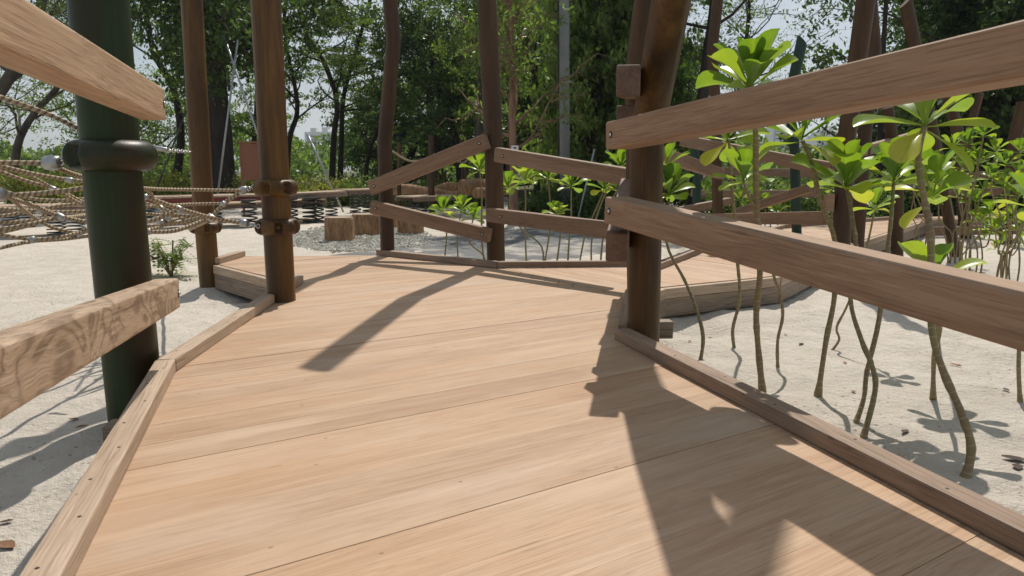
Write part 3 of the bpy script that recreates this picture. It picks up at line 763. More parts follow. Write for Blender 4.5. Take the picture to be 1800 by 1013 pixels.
def plant(stems, label, seed, group='leafy beach plants beside the boardwalk', sr=.008, zbase=None, name='beach_shrub', cat='plant'):
    """stems: list of (path [(px,py)...] base first, Ybase, Ytop, [rosettes (px,py,Y,L,n,open)])"""
    rs = random.Random(seed); first = None; S = MB(); RR = []; sr *= .78
    for path, Y0, Y1_, ros in stems:
        P = [D(x, y, Y0+(Y1_-Y0)*i/max(1, len(path)-1)) for i, (x, y) in enumerate(path)]
        P[0].z = gz(P[0].x, P[0].y)-.03
        if first is None: first = P[0].copy(); first.z += .03
        Q = smoothpath(P, 5); m = len(Q)
        tube(S, Q, [sr*(1.15-.35*i/m)*rs.choice((.92, 1, 1.0, 1.14))*(1.35 if i < 2 else 1) for i in range(m)], 9)
        for r in ros: R_ = MB(); RR.append(R_); rosette(R_, D(r[0], r[1], r[2]), r[3], r[4], rs, open_=r[5], yel=(r[6] if len(r) > 6 else 0))
    e = empty(name, first, label, cat, group)
    S.build('stem', M['stem'], e, smooth=True); [q.build('leaf_rosette', M['fleshy'], e, smooth=True) for q in RR]; return e
def yb(py): return G(900, py, SAND).y
plant([([(1230, 634), (1236, 592), (1222, 537), (1203, 492), (1172, 428), (1176, 350)], yb(634), 4.4, [(1178, 338, 4.4, .15, 13, 1.15), (1172, 290, 4.5, .13, 8, .8)])], 'beach plant right behind the stout post on a long slanting stem', 1, sr=.012)
plant([([(1292, 614), (1288, 580), (1299, 535), (1300, 500), (1297, 466), (1292, 389), (1287, 331), (1283, 265), (1280, 245)], yb(614), 4.1, [(1280, 240, 4.1, .21, 13, 1.25)])], 'slim beach plant whose droopy leaves hang just under the upper handrail', 2, sr=.012)
plant([([(1342, 686), (1331, 590), (1330, 540), (1336, 480), (1332, 396), (1329, 316), (1328, 228), (1320, 150)], yb(684), 3.05, [(1318, 150, 3.05, .185, 22, 1.0)])], 'tallest beach plant, its big rosette standing above the upper handrail', 3, sr=.0165)
plant([([(1368, 645), (1367, 600), (1376, 555), (1370, 510), (1361, 488), (1338, 400), (1312, 335), (1307, 316)], yb(645), 3.7, [(1307, 314, 3.7, .16, 13, 1.05)])], 'small beach plant with rosette at the middle of the gap between the rails', 5, sr=.010)
plant([([(1437, 697), (1452, 600), (1467, 520), (1468, 426), (1442, 353), (1428, 290), (1411, 248)], yb(697), 3.3, [(1410, 240, 3.3, .20, 11, 1.15, .35)])], 'yellowish beach plant with wide flat leaves touching the upper handrail', 6, sr=.0145)
plant([([(1457, 617), (1475, 598), (1471, 575), (1492, 531), (1522, 440), (1537, 372)], yb(617), 4.2, [(1537, 366, 4.2, .11, 12, 1.0, .2)])], 'smallest pale rosette on a thin stem between the crowded plants', 7, sr=.009)
plant([([(1500, 751), (1518, 702), (1524, 653), (1545, 563), (1559, 447), (1566, 389), (1571, 320)], yb(750), 3.2, [(1571, 316, 3.2, .165, 15, .95, .1)])], 'beach plant with paddle leaves cupped upward, left of the twin-stemmed one', 8, sr=.012)
plant([([(1515, 767), (1538, 689), (1533, 644), (1515, 600), (1495, 527), (1504, 433), (1499, 389), (1488, 327)], yb(765), 3.3, [(1487, 322, 3.3, .19, 17, .95)])], 'beach plant with a full bright green rosette right of the yellowish one', 9, sr=.013)
plant([([(1641, 702), (1642, 627), (1652, 578), (1642, 500)], yb(702), 2.85, [(1640, 490, 2.85, .155, 9, .95)])], 'low dark green rosette just over the lower handrail', 10, sr=.012)
plant([([(1694, 849), (1707, 787), (1687, 720), (1658, 653), (1637, 572), (1636, 418), (1625, 353), (1614, 280), (1625, 222)], yb(848), 2.75, [(1628, 212, 2.75, .225, 14, 1.25, .15), (1640, 345, 2.8, .15, 5, 1.3, .5)])], 'thick crooked stemmed plant with drooping umbrella of long leaves', 11, sr=.0165)
plant([([(1652, 600), (1640, 470), (1630, 340)], 4.2, 3.6, [(1629, 330, 3.6, .18, 17, .95, .1)])], 'green rosette directly under the drooping umbrella plant', 12, sr=.010)
plant([([(1795, 708), (1791, 622), (1806, 480), (1815, 365)], yb(707), 3.2, [(1815, 360, 3.2, .14, 12, 1.0, .4)])], 'plant cut by the right edge of the picture', 13, sr=.011)
# small-leaved shrub clump on the right, several stems each
rs = random.Random(77)
clumps = [
    (1742, 250, 6.6, [(1700, 248), (1728, 235), (1750, 262), (1718, 285), (1690, 290), (1675, 255)], (1700, 482), 'broad many-headed shrub behind the umbrella plant'),
    (1780, 290, 6.2, [(1768, 285), (1793, 262), (1812, 300), (1765, 325), (1790, 340), (1745, 310)], (1770, 492), 'leggy shrub on a fan of thin stems at far right'),
    (1735, 385, 6.6, [(1722, 385), (1740, 372), (1714, 352)], (1712, 478), 'low leafy shrub nearest the middle of the right clump'),
    (1765, 392, 6.8, [(1762, 390), (1778, 380), (1750, 400), (1790, 400)], (1760, 478), 'low leafy shrub under the leggy one at right'),
    (1660, 300, 8.3, [(1655, 300), (1672, 312), (1645, 318), (1690, 320)], (1662, 452), 'darker shrub half hidden behind the thick crooked stem'),
    (1610, 280, 9.0, [(1600, 290), (1585, 268), (1618, 275), (1628, 300)], (1612, 440), 'distant shrub between the brown posts'),
]
for ci, (cx, cy, Y, heads, base, lab) in enumerate(clumps):
    st = []
    for hx, hy in heads:
        bx = base[0]+rs.uniform(-22, 22); by = base[1]+rs.uniform(-8, 8); mx_ = (bx*.6+hx*.4)+rs.uniform(-16, 16)
        st.append(([(bx, by), (bx+rs.uniform(-8, 8), by-35), (mx_, (by+hy)/2+10), (hx+rs.uniform(-4, 4), hy+28), (hx, hy+6)], Y, Y-rs.uniform(0, .5), [(hx, hy+4, Y-.2, .115, 11, .95), (hx+rs.uniform(-20, 20), hy+rs.uniform(22, 44), Y-.1, .085, 6, 1.0)]))
    plant(st, lab, 200+ci, group='small-leaved shrubs growing in the sand at right', sr=.0085, name='leafy_shrub', cat='shrub')
# row behind the far rails
mids = [
    ([(782, 470), (782, 453), (785, 409), (780, 375)], 7.8, (778, 372), .16, 14, 'small plant left of the tall middle post, leftmost of its row'),
    ([(805, 470), (805, 455), (804, 414), (811, 372)], 7.7, (811, 368), .15, 13, 'small plant with upright leaves beside the leftmost one'),
    ([(854, 470), (850, 450), (824, 424), (832, 385)], 7.6, (833, 384), .14, 14, 'bushy little plant on a stem that kinks beside the middle post'),
    ([(856, 472), (847, 425), (847, 340), (843, 300)], 7.4, (843, 298), .17, 13, 'tall plant hugging the left side of the middle post'),
    ([(954, 470), (952, 434), (914, 400), (893, 350)], 7.5, (893, 330), .16, 13, 'plant just right of the middle post on a slanting stem'),
    ([(926, 470), (923, 400), (924, 350), (922, 325)], 7.8, (922, 318), .18, 14, 'straight stemmed plant with pointed star of leaves behind the far rails'),
    ([(955, 470), (966, 409), (968, 378), (964, 318)], 7.9, (964, 312), .18, 14, 'tall plant in front of the grey pole, left side'),
    ([(997, 470), (1001, 412), (1004, 376), (1004, 330)], 7.7, (1004, 326), .18, 13, 'flat topped plant in front of the grey pole, right side'),
    ([(975, 470), (985, 409), (978, 380)], 7.4, (979, 376), .13, 12, 'low rosette behind the lower far beam'),
    ([(1015, 470), (1028, 414), (1039, 387), (1062, 335)], 7.6, (1062, 330), .18, 13, 'leaning plant with broad yellow green leaves near the stout post'),
    ([(1040, 470), (1041, 414), (1060, 350), (1088, 300)], 7.5, (1090, 292), .17, 13, 'tall plant rising above the far beam beside the stout post'),
    ([(1054, 470), (1060, 417), (1072, 360), (1085, 335)], 7.3, (1086, 330), .14, 11, 'plant tucked against the left edge of the stout post'),
]
for i, (path, Y, c, L, n_, lab) in enumerate(mids):
    plant([(path, Y, Y, [(c[0], c[1], Y, L, n_, 1.0, .1)])], lab, 300+i, group='beach plants behind the far rails', sr=.011)
# far little ones among the right rails
for i, (x, y, Y, b_) in enumerate([(1330, 350, 11, 400), (1352, 362, 11.5, 402), (1460, 330, 10.5, 410), (1240, 335, 12, 395), (1300, 352, 12.5, 395)]):
    plant([([(x+4, b_), (x+2, (b_+y)/2), (x, y+4)], Y, Y, [(x, y, Y, .17, 12, 1.0)]), ([(x+14, b_), (x+16, (b_+y)/2), (x+13, y+14)], Y, Y, [(x+13, y+12, Y, .15, 10, 1.0)])],
          ['plant in the gap left of the slender green post', 'low plant at the foot of the slender green post', 'plant left of the broad leaning post low down', 'plant just right of the short green post', 'plant under the long falling beam'][i], 400+i, group='distant plants among the right rails', sr=.012)

# ------------------------------------------------------------------ leaves / trees
def quads(C, rs, size, aspect=.45, droop=0.0, fold=True, hor=0.0):
    """C (N,3) leaf centres -> diamond leaves (N*4,3)"""
    n = len(C); d = rs.normal(size=(n, 3)); d[:, 2] -= droop*2.0; d[:, 2] *= (1-hor); d /= np.linalg.norm(d, axis=1, keepdims=True)
    r = rs.normal(size=(n, 3)); s = np.cross(d, r); s /= np.linalg.norm(s, axis=1, keepdims=True)+1e-9
    if hor: s[:, 2] *= (1-hor*.7)
    L = (size*rs.uniform(.7, 1.3, n))[:, None]; Wd = L*aspect
    a = C-d*L/2; b_ = C+s*Wd/2-d*L*.05; c = C+d*L/2; e = C-s*Wd/2-d*L*.05
    return np.stack([a, b_, c, e], 1).reshape(-1, 3)
def tree(trunk_pts, r0, crown, label, seed, leaf='lf_mid', bark='bark', group='trees around the playground', name='tree',
         n_limb=9, f0=.35, limb=3.0, rise=.5, sub=5, cl=28, csz=.55, lsz=.13, aspect=.45, droop=0, flat=.5, hor=0.0, twigs=True, cat='tree', limbs_px=None, leafy=1.0):
    rs = np.random.RandomState(seed); P = [Vector(p) for p in trunk_pts]; base = P[0].copy()
    e = empty(name, base, label, cat, group); T = MB(); Q = smoothpath(P, 4); m = len(Q)
    tube(T, Q, [r0*(1-.6*i/m)*(1.0+.35*max(0, 1-i/2.5)) for i in range(m)], 10)
    C = []
    total = m-1
    for k in range(n_limb):
        f = f0+(1-f0)*(k+rs.rand()*.8)/n_limb; q = Q[min(m-1, int(f*total))]; az = k*2.4+rs.uniform(-.5, .5)
        L = limb*(1.15-.55*((f-f0)/(1-f0+1e-6)))*rs.uniform(.75, 1.2); el = rise+rs.uniform(-.2, .3)
        d = Vector((math.cos(az)*math.cos(el), math.sin(az)*math.cos(el), math.sin(el))); p = q.copy(); pts = [p.copy()]
        for s in range(5):
            d = (d+Vector(rs.normal(0, .22, 3))+Vector((0, 0, .10 if not droop else .02))).normalized(); p = p+d*L/5; pts.append(p.copy())
        rl = r0*.38*(1.1-.6*f); tube(T, pts, [rl*(1-.75*i/5) for i in range(6)], 6, caps=False)
        for s in range(sub):
            i0 = 1+int(rs.rand()*4.5); i0 = min(i0, 5); d2 = (d+Vector(rs.normal(0, .75, 3))); d2.z = d2.z*flat+.15; d2.normalize()
            l2 = L*rs.uniform(.25, .5); p2 = pts[i0].copy(); pp = [p2.copy()]
            for t in range(3):
                d2 = (d2+Vector(rs.normal(0, .28, 3))).normalized(); p2 = p2+d2*l2/3; pp.append(p2.copy())
            tube(T, pp, [rl*.38*(1-.8*i/3)+.004 for i in range(4)], 5, caps=False)
            for w in (1, 2, 3):
                C.append((pp[w], csz*(.6+.2*w)))
                if twigs:
                    d3 = Vector(rs.normal(0, 1, 3)); d3.z = d3.z*.4+(.2 if not droop else -.5); d3.normalize(); q3 = pp[w]+d3*csz*1.3
                    tube(T, [pp[w], pp[w].lerp(q3, .5)+Vector(rs.normal(0, .05, 3)), q3], [rl*.13+.003, rl*.09+.002, .002], 3, caps=False); C.append((q3, csz*.7))
    T.build('trunk', M[bark], e, smooth=True)
    A = []
    for c, s in C:
        if rs.rand() > leafy: continue
        n_ = max(3, int(cl*rs.uniform(.5, 1.4))); v = rs.normal(0, .29, (n_, 3))*s; v[:, 2] *= flat
        A.append(v+np.array(c))
    A = np.concatenate(A); npmesh('crown', quads(A, rs, lsz, aspect, droop, hor=hor), 4, M[leaf], e)
    return e
def tp(pxs, Y): 
    P = [D(x, y, Y) for x, y in pxs]; P[0].z = SAND-.1; return P
TG = 'trees around the playground'
# 1 big black-trunked tree
tree(tp([(390, 330), (388, 250), (378, 120), (392, 20), (400, -160), (405, -420)], 22), .40, 0, 'big tree with a thick black trunk behind the two brown posts', 11, 'lf_dark', n_limb=13, f0=.42, limb=3.3, rise=.05, sub=7, cl=46, csz=.7, lsz=.17, droop=.35, flat=.8)
tree(tp([(352, 330), (352, 240), (366, 120), (350, -30), (330, -250)], 23.5), .22, 0, 'second darker trunk leaning beside the thick black one', 12, 'lf_dark', n_limb=10, f0=.5, limb=3.2, rise=.15, sub=6, cl=40, csz=.65, lsz=.16, droop=.3, flat=.8)
# left airy
tree(tp([(-60, 330), (-40, 230), (20, 130), (70, 20), (90, -150)], 20), .2, 0, 'airy pale green tree with slanting grey branches at far left', 13, 'lf_lite', 'barkgrey', n_limb=12, f0=.25, limb=4.2, rise=.45, sub=7, cl=22, csz=.65, lsz=.10, flat=.5)
tree(tp([(20, 330), (30, 260), (60, 200), (110, 140), (140, 40)], 24), .14, 0, 'thin slanting tree between the far left one and the green post', 14, 'lf_lite', 'barkgrey', n_limb=10, f0=.2, limb=3.6, rise=.5, sub=6, cl=18, csz=.6, lsz=.10, flat=.5)
tree(tp([(300, 330), (318, 250), (306, 160), (270, 90), (250, -20), (230, -160)], 27), .16, 0, 'mid green tree showing right of the green post', 15, 'lf_mid', n_limb=10, f0=.3, limb=3.0, rise=.35, sub=4, cl=36, csz=.55, lsz=.13, flat=.5)
# 4: layered rain-tree
tree(tp([(582, 325), (586, 250), (592, 180), (570, 110), (535, 50), (520, -60)], 29), .13, 0, 'layered tree with curving trunk left of the kinked post', 16, 'lf_mid', n_limb=11, f0=.34, limb=4.0, rise=.35, sub=4, cl=62, csz=.74, leafy=.72, lsz=.13, flat=.3, hor=.4)
tree(tp([(596, 325), (600, 250), (604, 170), (625, 90), (650, 0), (665, -120)], 30), .12, 0, 'layered tree whose branches spread towards the kinked post', 17, 'lf_mid', n_limb=9, f0=.34, limb=3.6, rise=.3, sub=4, cl=60, csz=.72, leafy=.72, lsz=.13, flat=.32, hor=.4)
tree(tp([(500, 320), (508, 250), (522, 200), (518, 150), (500, 60), (505, -40)], 26), .11, 0, 'small forked tree just right of the two-collared post', 18, 'lf_mid', n_limb=10, f0=.35, limb=2.0, rise=.6, sub=5, cl=20, csz=.45, lsz=.11, flat=.4)
tree(tp([(640, 330), (648, 270), (672, 200), (650, 120)], 33), .11, 0, 'dense low tree behind the kinked post', 19, 'lf_dark', n_limb=8, f0=.35, limb=2.6, rise=.2, sub=4, cl=44, csz=.6, lsz=.15, flat=.5)
# 6 dark dense
tree(tp([(812, 330), (800, 240), (775, 170), (760, 120), (765, 60)], 30), .15, 0, 'dense dark tree between kinked post and middle post', 20, 'lf_dark', n_limb=13, f0=.2, limb=3.4, rise=.2, sub=7, cl=46, csz=.75, lsz=.16, flat=.75)
tree(tp([(760, 330), (764, 250), (752, 160), (740, 60), (735, -20)], 36), .16, 0, 'sparse dark-twigged tree topping the gap beside the kinked post', 21, 'lf_dark', n_limb=11, f0=.55, limb=2.6, rise=.5, sub=6, cl=9, csz=.6, lsz=.13, flat=.8)
tree(tp([(840, 330), (842, 240), (848, 120), (858, 0), (860, -160)], 22), .12, 0, 'tree with pale drooping leaves beside the tall middle post', 22, 'lf_mid', 'barkgrey', n_limb=12, f0=.25, limb=1.9, rise=.5, sub=6, cl=24, csz=.45, lsz=.14, droop=.5, flat=.9, aspect=.35)
# 8 reddish thin tree
tree(tp([(902, 372), (903, 290), (900, 200), (901, 110), (896, 10), (893, -130)], 14), .085, 0, 'slim reddish barked tree with bare pale twigs right of the middle post', 23, 'lf_mid', 'barkred', n_limb=16, f0=.25, limb=1.5, rise=.75, sub=5, cl=8, csz=.30, lsz=.12, droop=.5, flat=.9, aspect=.33, leafy=.7)
tree(tp([(950, 340), (946, 230), (938, 100), (930, -60), (935, -260)], 30), .22, 0, 'dense dark tree behind the slim reddish one', 24, 'lf_mid', n_limb=18, f0=.12, limb=3.6, rise=.25, sub=8, cl=52, csz=.85, lsz=.16, flat=.8)
# 9 climber covered dark tree near
tree(tp([(1040, 350), (1046, 250), (1052, 120), (1060, -20), (1065, -250)], 17), .22, 0, 'dark hanging-leaved tree right of the grey pole', 25, 'lf_mid', n_limb=24, f0=.10, limb=1.5, rise=.0, sub=7, cl=36, csz=.42, lsz=.16, droop=.9, flat=1.2, aspect=.42)
tree(tp([(1108, 350), (1110, 230), (1112, 100), (1114, -50), (1120, -260)], 19), .26, 0, 'dark leafy trunk partly hidden by the stout post', 26, 'lf_dark', n_limb=20, f0=.12, limb=1.7, rise=.1, sub=7, cl=34, csz=.45, lsz=.16, droop=.8, flat=1.1, aspect=.42)
tree(tp([(1222, 350), (1228, 240), (1243, 100), (1256, -10), (1270, -250)], 16), .15, 0, 'straight black trunk behind the slim bent post', 27, 'lf_dark', n_limb=7, f0=.62, limb=2.4, rise=.3, sub=5, cl=22, csz=.5, lsz=.13, flat=.7)
tree(tp([(1290, 345), (1285, 250), (1300, 150), (1315, 40), (1320, -120)], 27), .12, 0, 'lacy fine-leaved tree behind the tallest rosette', 28, 'lf_mid', 'bark', n_limb=14, f0=.25, limb=3.0, rise=.5, sub=6, cl=11, csz=.55, lsz=.10, flat=.6, leafy=.6)
tree(tp([(1180, 345), (1180, 250), (1182, 120), (1178, -20)], 27), .14, 0, 'bushy dark tree filling the gap right of the stout post', 29, 'lf_dark', n_limb=13, f0=.2, limb=2.6, rise=.35, sub=6, cl=26, csz=.6, lsz=.13, flat=.7)
tree(tp([(1545, 345), (1548, 220), (1552, 100), (1560, -60), (1555, -220)], 18), .08, 0, 'tree with leafy sprays hanging against the sky at upper right', 30, 'lf_dark', n_limb=9, f0=.62, limb=2.0, rise=.05, sub=5, cl=12, csz=.42, lsz=.15, droop=.4, flat=.7, aspect=.36)
# 13 big dark mass on the right
tree(tp([(1730, 345), (1735, 220), (1742, 100), (1750, -60), (1755, -260)], 20), .34, 0, 'huge dark tree filling the upper right, nearer one', 31, 'lf_dark', n_limb=22, f0=.12, limb=2.4, rise=.15, sub=8, cl=60, csz=.75, lsz=.17, droop=.3, flat=.9)
tree(tp([(1800, 345), (1805, 220), (1812, 100), (1820, -60), (1820, -260)], 19), .3, 0, 'huge dark tree at the right edge of the picture', 32, 'lf_dark', n_limb=22, f0=.10, limb=3.4, rise=.15, sub=8, cl=60, csz=.75, lsz=.17, droop=.3, flat=.9)
tree(tp([(1640, 345), (1642, 240), (1630, 140), (1640, 40)], 26), .2, 0, 'dark tree behind the slant-topped brown post', 33, 'lf_dark', n_limb=13, f0=.15, limb=1.6, rise=.25, sub=7, cl=44, csz=.7, lsz=.15, flat=.8)
tree(tp([(1010, 340), (1015, 240), (1020, 120), (1010, -20)], 38), .3, 0, 'broad dark tree closing the view behind the grey pole', 34, 'lf_dark', n_limb=20, f0=.1, limb=5.5, rise=.25, sub=8, cl=48, csz=1.1, lsz=.2, flat=.8)
tree(tp([(700, 335), (715, 290), (735, 240), (735, 200)], 40), .25, 0, 'broad dark tree low behind the kinked post', 35, 'lf_dark', n_limb=13, f0=.1, limb=4.0, rise=.05, sub=7, cl=44, csz=1.0, lsz=.2, flat=.6)
tree(tp([(880, 335), (885, 280), (870, 200), (860, 120)], 42), .28, 0, 'broad dark tree behind the tall middle post', 36, 'lf_dark', n_limb=18, f0=.1, limb=5.5, rise=.2, sub=8, cl=46, csz=1.1, lsz=.2, flat=.8)
tree(tp([(1130, 340), (1130, 270), (1140, 170), (1150, 60)], 36), .25, 0, 'dark tree closing the view behind the stout post', 37, 'lf_dark', n_limb=16, f0=.1, limb=4.2, rise=.25, sub=7, cl=42, csz=.95, lsz=.18, flat=.8)
tree(tp([(195, 330), (200, 280), (230, 230), (225, 180)], 36), .2, 0, 'low leafy tree behind the green post', 38, 'lf_mid', n_limb=13, f0=.15, limb=3.6, rise=.2, sub=6, cl=28, csz=.9, lsz=.15, flat=.6)
tree(tp([(440, 320), (444, 280), (450, 200), (452, 120)], 34), .16, 0, 'leafy tree glimpsed between the two brown posts', 39, 'lf_mid', n_limb=8, f0=.3, limb=1.8, rise=.3, sub=5, cl=28, csz=.6, lsz=.14, flat=.5)

# far wood: one mass
def woodland():
    rs = np.random.RandomState(9); A = []
    for k in range(330):
        x = rs.uniform(-160, 1960); Y = rs.uniform(55, 95)
        top = 268 + 14*math.sin(x/90.)+8*math.sin(x/37.)
        if x > 600: top = 240+12*math.sin(x/80.)
        if 1330 < x < 1560: top = 282
        p = D(x, rs.uniform(top, 305), Y); s = rs.uniform(1.2, 2.4)*Y/70
        n_ = 230; v = rs.normal(0, 1, (n_, 3)); v /= np.linalg.norm(v, axis=1, keepdims=True); v *= s*rs.uniform(.6, 1.05, (n_, 1)); v[:, 2] *= .8
        A.append(v+np.array(p))
    A = np.concatenate(A); o = npmesh('woodland', quads(A, rs, .45, .6), 4, M['lf_mid']); tag(o, 'hazy line of distant green woods along the horizon', 'woods', kind='stuff')
woodland()
# hedge shrubs
def bush(px, pyb, Y, w, h, label, seed, leaf='lf_hedge', lsz=.09, dens=900, group='hedge shrubs beyond the sand', cat='shrub', name='hedge_shrub'):
    rs = np.random.RandomState(seed); p = D(px, pyb, Y); p.z = gz(p.x, p.y) if Y < 25 else SAND
    e = empty(name, p, label, cat, group); S = MB(); A = []
    for k in range(10):
        a = rs.uniform(0, 2*PI); q = p+Vector((math.cos(a)*w*.3*rs.rand(), math.sin(a)*w*.25*rs.rand(), 0)); t = q+Vector((math.cos(a)*w*.3, math.sin(a)*w*.3, h*rs.uniform(.6, .95)))
        tube(S, [q, q.lerp(t, .5)+Vector(rs.normal(0, .04, 3)), t], [.012, .009, .004], 5, caps=False)
    S.build('stem', M['bark'], e, smooth=True)
    for k in range(26):
        a = rs.uniform(0, 2*PI); r = math.sqrt(rs.rand()); c = np.array([p.x+math.cos(a)*r*w/2, p.y+math.sin(a)*r*w/3, p.z+h*rs.uniform(.12, .95)*(1-.35*r)])
        n_ = dens//26; A.append(rs.normal(0, 1, (n_, 3))*np.array([w*.10, w*.09, h*.12])+c)
    A = np.concatenate(A); A[:, 2] = np.maximum(A[:, 2], p.z+.02)
    npmesh('foliage', quads(A, rs, lsz, .5), 4, M[leaf], e); return e
hl = ['at far left behind the rope net', 'second from the left behind the rope net', 'left of the green post', 'just right of the green post', 'between green post and first brown post', 'behind the first brown post', 'between the two brown posts', 'below the brown board', 'right of the two-collared post', 'above the middle springs', 'above the right springs', 'left of the kinked post', 'behind the kinked post', 'right of the kinked post', 'beyond the lying logs']
hx = [20, 75, 130, 215, 270, 325, 385, 430, 525, 570, 612, 650, 700, 750, 810]
for i, (x, l) in enumerate(zip(hx, hl)):
    r_ = random.Random(i)
    bush(x, 336, 22+r_.uniform(-1, 2), 1.5+r_.uniform(-.2, .4), (1.0 if x < 600 else .75)+r_.uniform(-.12, .22), 'yellow green hedge shrub '+l, 500+i, 'lf_hedge' if x < 640 else 'lf_mid', dens=2600)
for i, (x, y, Y, w, h, l) in enumerate([(945, 392, 14.8, .9, .62, 'low dark bush left of the grey pole base'), (985, 392, 15.3, 1.0, .72, 'low dark bush in front of the grey pole base'), (1028, 392, 14.6, 1.0, .72, 'low dark bush right of the grey pole base'), (1070, 390, 15.2, 1.0, .75, 'low dark bush nearest the stout post')]):
    bush(x, y, Y, w, h, l, 540+i, 'lf_dark', .07, 2600, 'low dark bushes behind the far rails', name='low_bush', cat='bush')
for i, (x, l) in enumerate([(1200, 'left of the short green post'), (1290, 'behind the lacy gap'), (1350, 'behind the level low beam'), (1440, 'below the distant towers'), (1530, 'behind the bent brown post'), (1620, 'behind the right shrubs'), (1700, 'in shade behind the leggy shrub'), (1780, 'in shade at the right edge')]):
    bush(x, 350, 16.5, 1.6, .95, 'dark green undergrowth bush '+l, 560+i, 'lf_mid' if i < 5 else 'lf_dark', .10, 2200, 'undergrowth behind the right rails', name='undergrowth_bush', cat='bush')
# sapling by the sand on the left
def sapling():
    p = G(300, 488, SAND); p.z = gz(p.x, p.y); e = empty('sapling', p, 'little feathery leaved sapling in the sand between green and brown posts', 'sapling')
    rs = np.random.RandomState(3); S = MB(); A = []; K = MB()
    for k in range(17):
        a = rs.uniform(0, 2*PI); t = p+Vector((math.cos(a)*.26*rs.uniform(.5, 1), math.sin(a)*.2, rs.uniform(.15, .43))); mid_ = p.lerp(t, .5)+Vector((0, 0, .06))
        pts = smoothpath([p, mid_, t], 4); tube(S, pts, [.006-.004*i/len(pts) for i in range(len(pts))], 5)
        for f in (.4, .55, .65, .75, .85, .92, 1.0):
            q = pts[min(len(pts)-1, int(f*(len(pts)-1)))]; d = Vector(rs.normal(0, 1, 3)); d.z *= .3; d.normalize(); s = d.cross(Vector((0, 0, 1))).normalized()
            for u in range(7):
                for sg in (-1, 1):
                    c = q+d*.026*u+s*sg*.022+Vector((0, 0, -.01*u)); l = .021
                    A += [c-s*sg*l, c+d*.012, c+s*sg*l, c-d*.012]
    S.build('stem', M['stem'], e, smooth=True); npmesh('foliage', np.array([tuple(a) for a in A]), 4, M['lf_small'], e)
    tube(K, [p+Vector((0, .03, -.05)), p+Vector((.035, .03, .36))], .008, 6); K.build('stake', M['black'], e, smooth=True)
sapling()

# ------------------------------------------------------------------ playground things behind
def stump(x0, x1, yt, yb_, label, seed):
    Y = G(900, yb_, SAND).y; a = D(x0, yb_, Y); b_ = D(x1, yb_, Y); c = (a+b_)/2; c.z = gz(c.x, c.y)-.03; r = (b_.x-a.x)/2; top = D(x0, yt, Y).z
    rs = random.Random(seed); ph = [rs.uniform(0, 6) for _ in range(4)]; H = top-c.z; c.y += r
    e = empty('tree_stump', c, label, 'stump', 'tree stumps in the gravel')
    mod = lambda a_, rr, z: 1+.04*math.sin(2*a_+ph[0])+.03*math.sin(5*a_+ph[1])+.018*math.sin(11*a_+ph[2])
    mb = MB(); lathe(mb, [(r*1.08, 0), (r*1.0, H*.15), (r*.97, H*.5), (r*.96, H*.9), (r*.93, H-.006), (r*.9, H)], 48, mod)
    mb.build('bark', M['log'], e, smooth=True, local=True); e.children[0].data.set_sharp_from_angle(angle=math.radians(40))
    mb = MB(); lathe(mb, [(r*.89, H+.001), (r*.885, H+.005), (r*.5, H+.006)], 48, mod); mb.build('cut_top', M['kerb'], e, local=True)
stump(566, 617, 384, 429, 'nearest tree stump with pale peeled sides', 1)
stump(612, 668, 378, 416, 'wide tree stump just behind the nearest one', 2)
stump(697, 742, 380, 414, 'tree stump right of the kinked post', 3)
stump(676, 700, 382, 402, 'tree stump mostly hidden behind the kinked post', 4)
# springs and platforms
def spring(x, yt, yb_, label, n=6, first=[None]):
    Y = G(900, yb_, SAND).y; p = D(x, yb_, Y); p.z = SAND; H = D(x, yt, Y).z-SAND
    if first[0] is None:
        mb = MB(); pts = [Vector((.135*math.cos(2*PI*n*t), .135*math.sin(2*PI*n*t), t)) for t in np.linspace(0, 1, n*18)]
        pts2 = [Vector((q.x, q.y, q.z*.5)) for q in pts]; tube(mb, pts2, .016, 6)
        e = empty('coil_spring', (0, 0, 0), label, 'spring', 'coil springs under the bouncy walkway'); mb.build('coil', M['spring'], e, smooth=True, local=True)
        mb = MB(); lathe(mb, [(.15, -.01), (.15, .012), (.05, .016)], 24); mb.build('base_plate', M['spring'], e, local=True); first[0] = e
        mb = MB(); lathe(mb, [(.15, .49), (.15, .51)], 24); mb.build('top_plate', M['spring'], e, local=True)
    else:
        e = first[0].copy(); COL.objects.link(e)
        for c in first[0].children:
            k = c.copy(); COL.objects.link(k); k.parent = e
    e.location = p; e.scale = (1, 1, H/.5); e['label'] = label
for x, yt, yb_, l in [(20, 372, 398, 'at far left under the rope net'), (46, 372, 398, 'second from left under the rope net'), (100, 378, 412, 'with widest coil left of the green post'), (135, 378, 412, 'touching the left side of the green post'), (262, 358, 390, 'just right of the green post'), (378, 356, 396, 'between the two brown posts, left'), (440, 352, 400, 'left of the two-collared post'), (512, 350, 392, 'right of the two-collared post'), (545, 348, 392, 'front one of a close pair in the middle'), (558, 348, 390, 'rear one of a close pair in the middle'), (583, 346, 380, 'above the nearest stump'), (625, 341, 374, 'above the wide stump'), (647, 340, 373, 'left of the kinked post'), (728, 352, 372, 'right of the kinked post, left one'), (745, 352, 371, 'right of the kinked post, right one')]:
    spring(x, yt, yb_, 'black coil spring '+l)
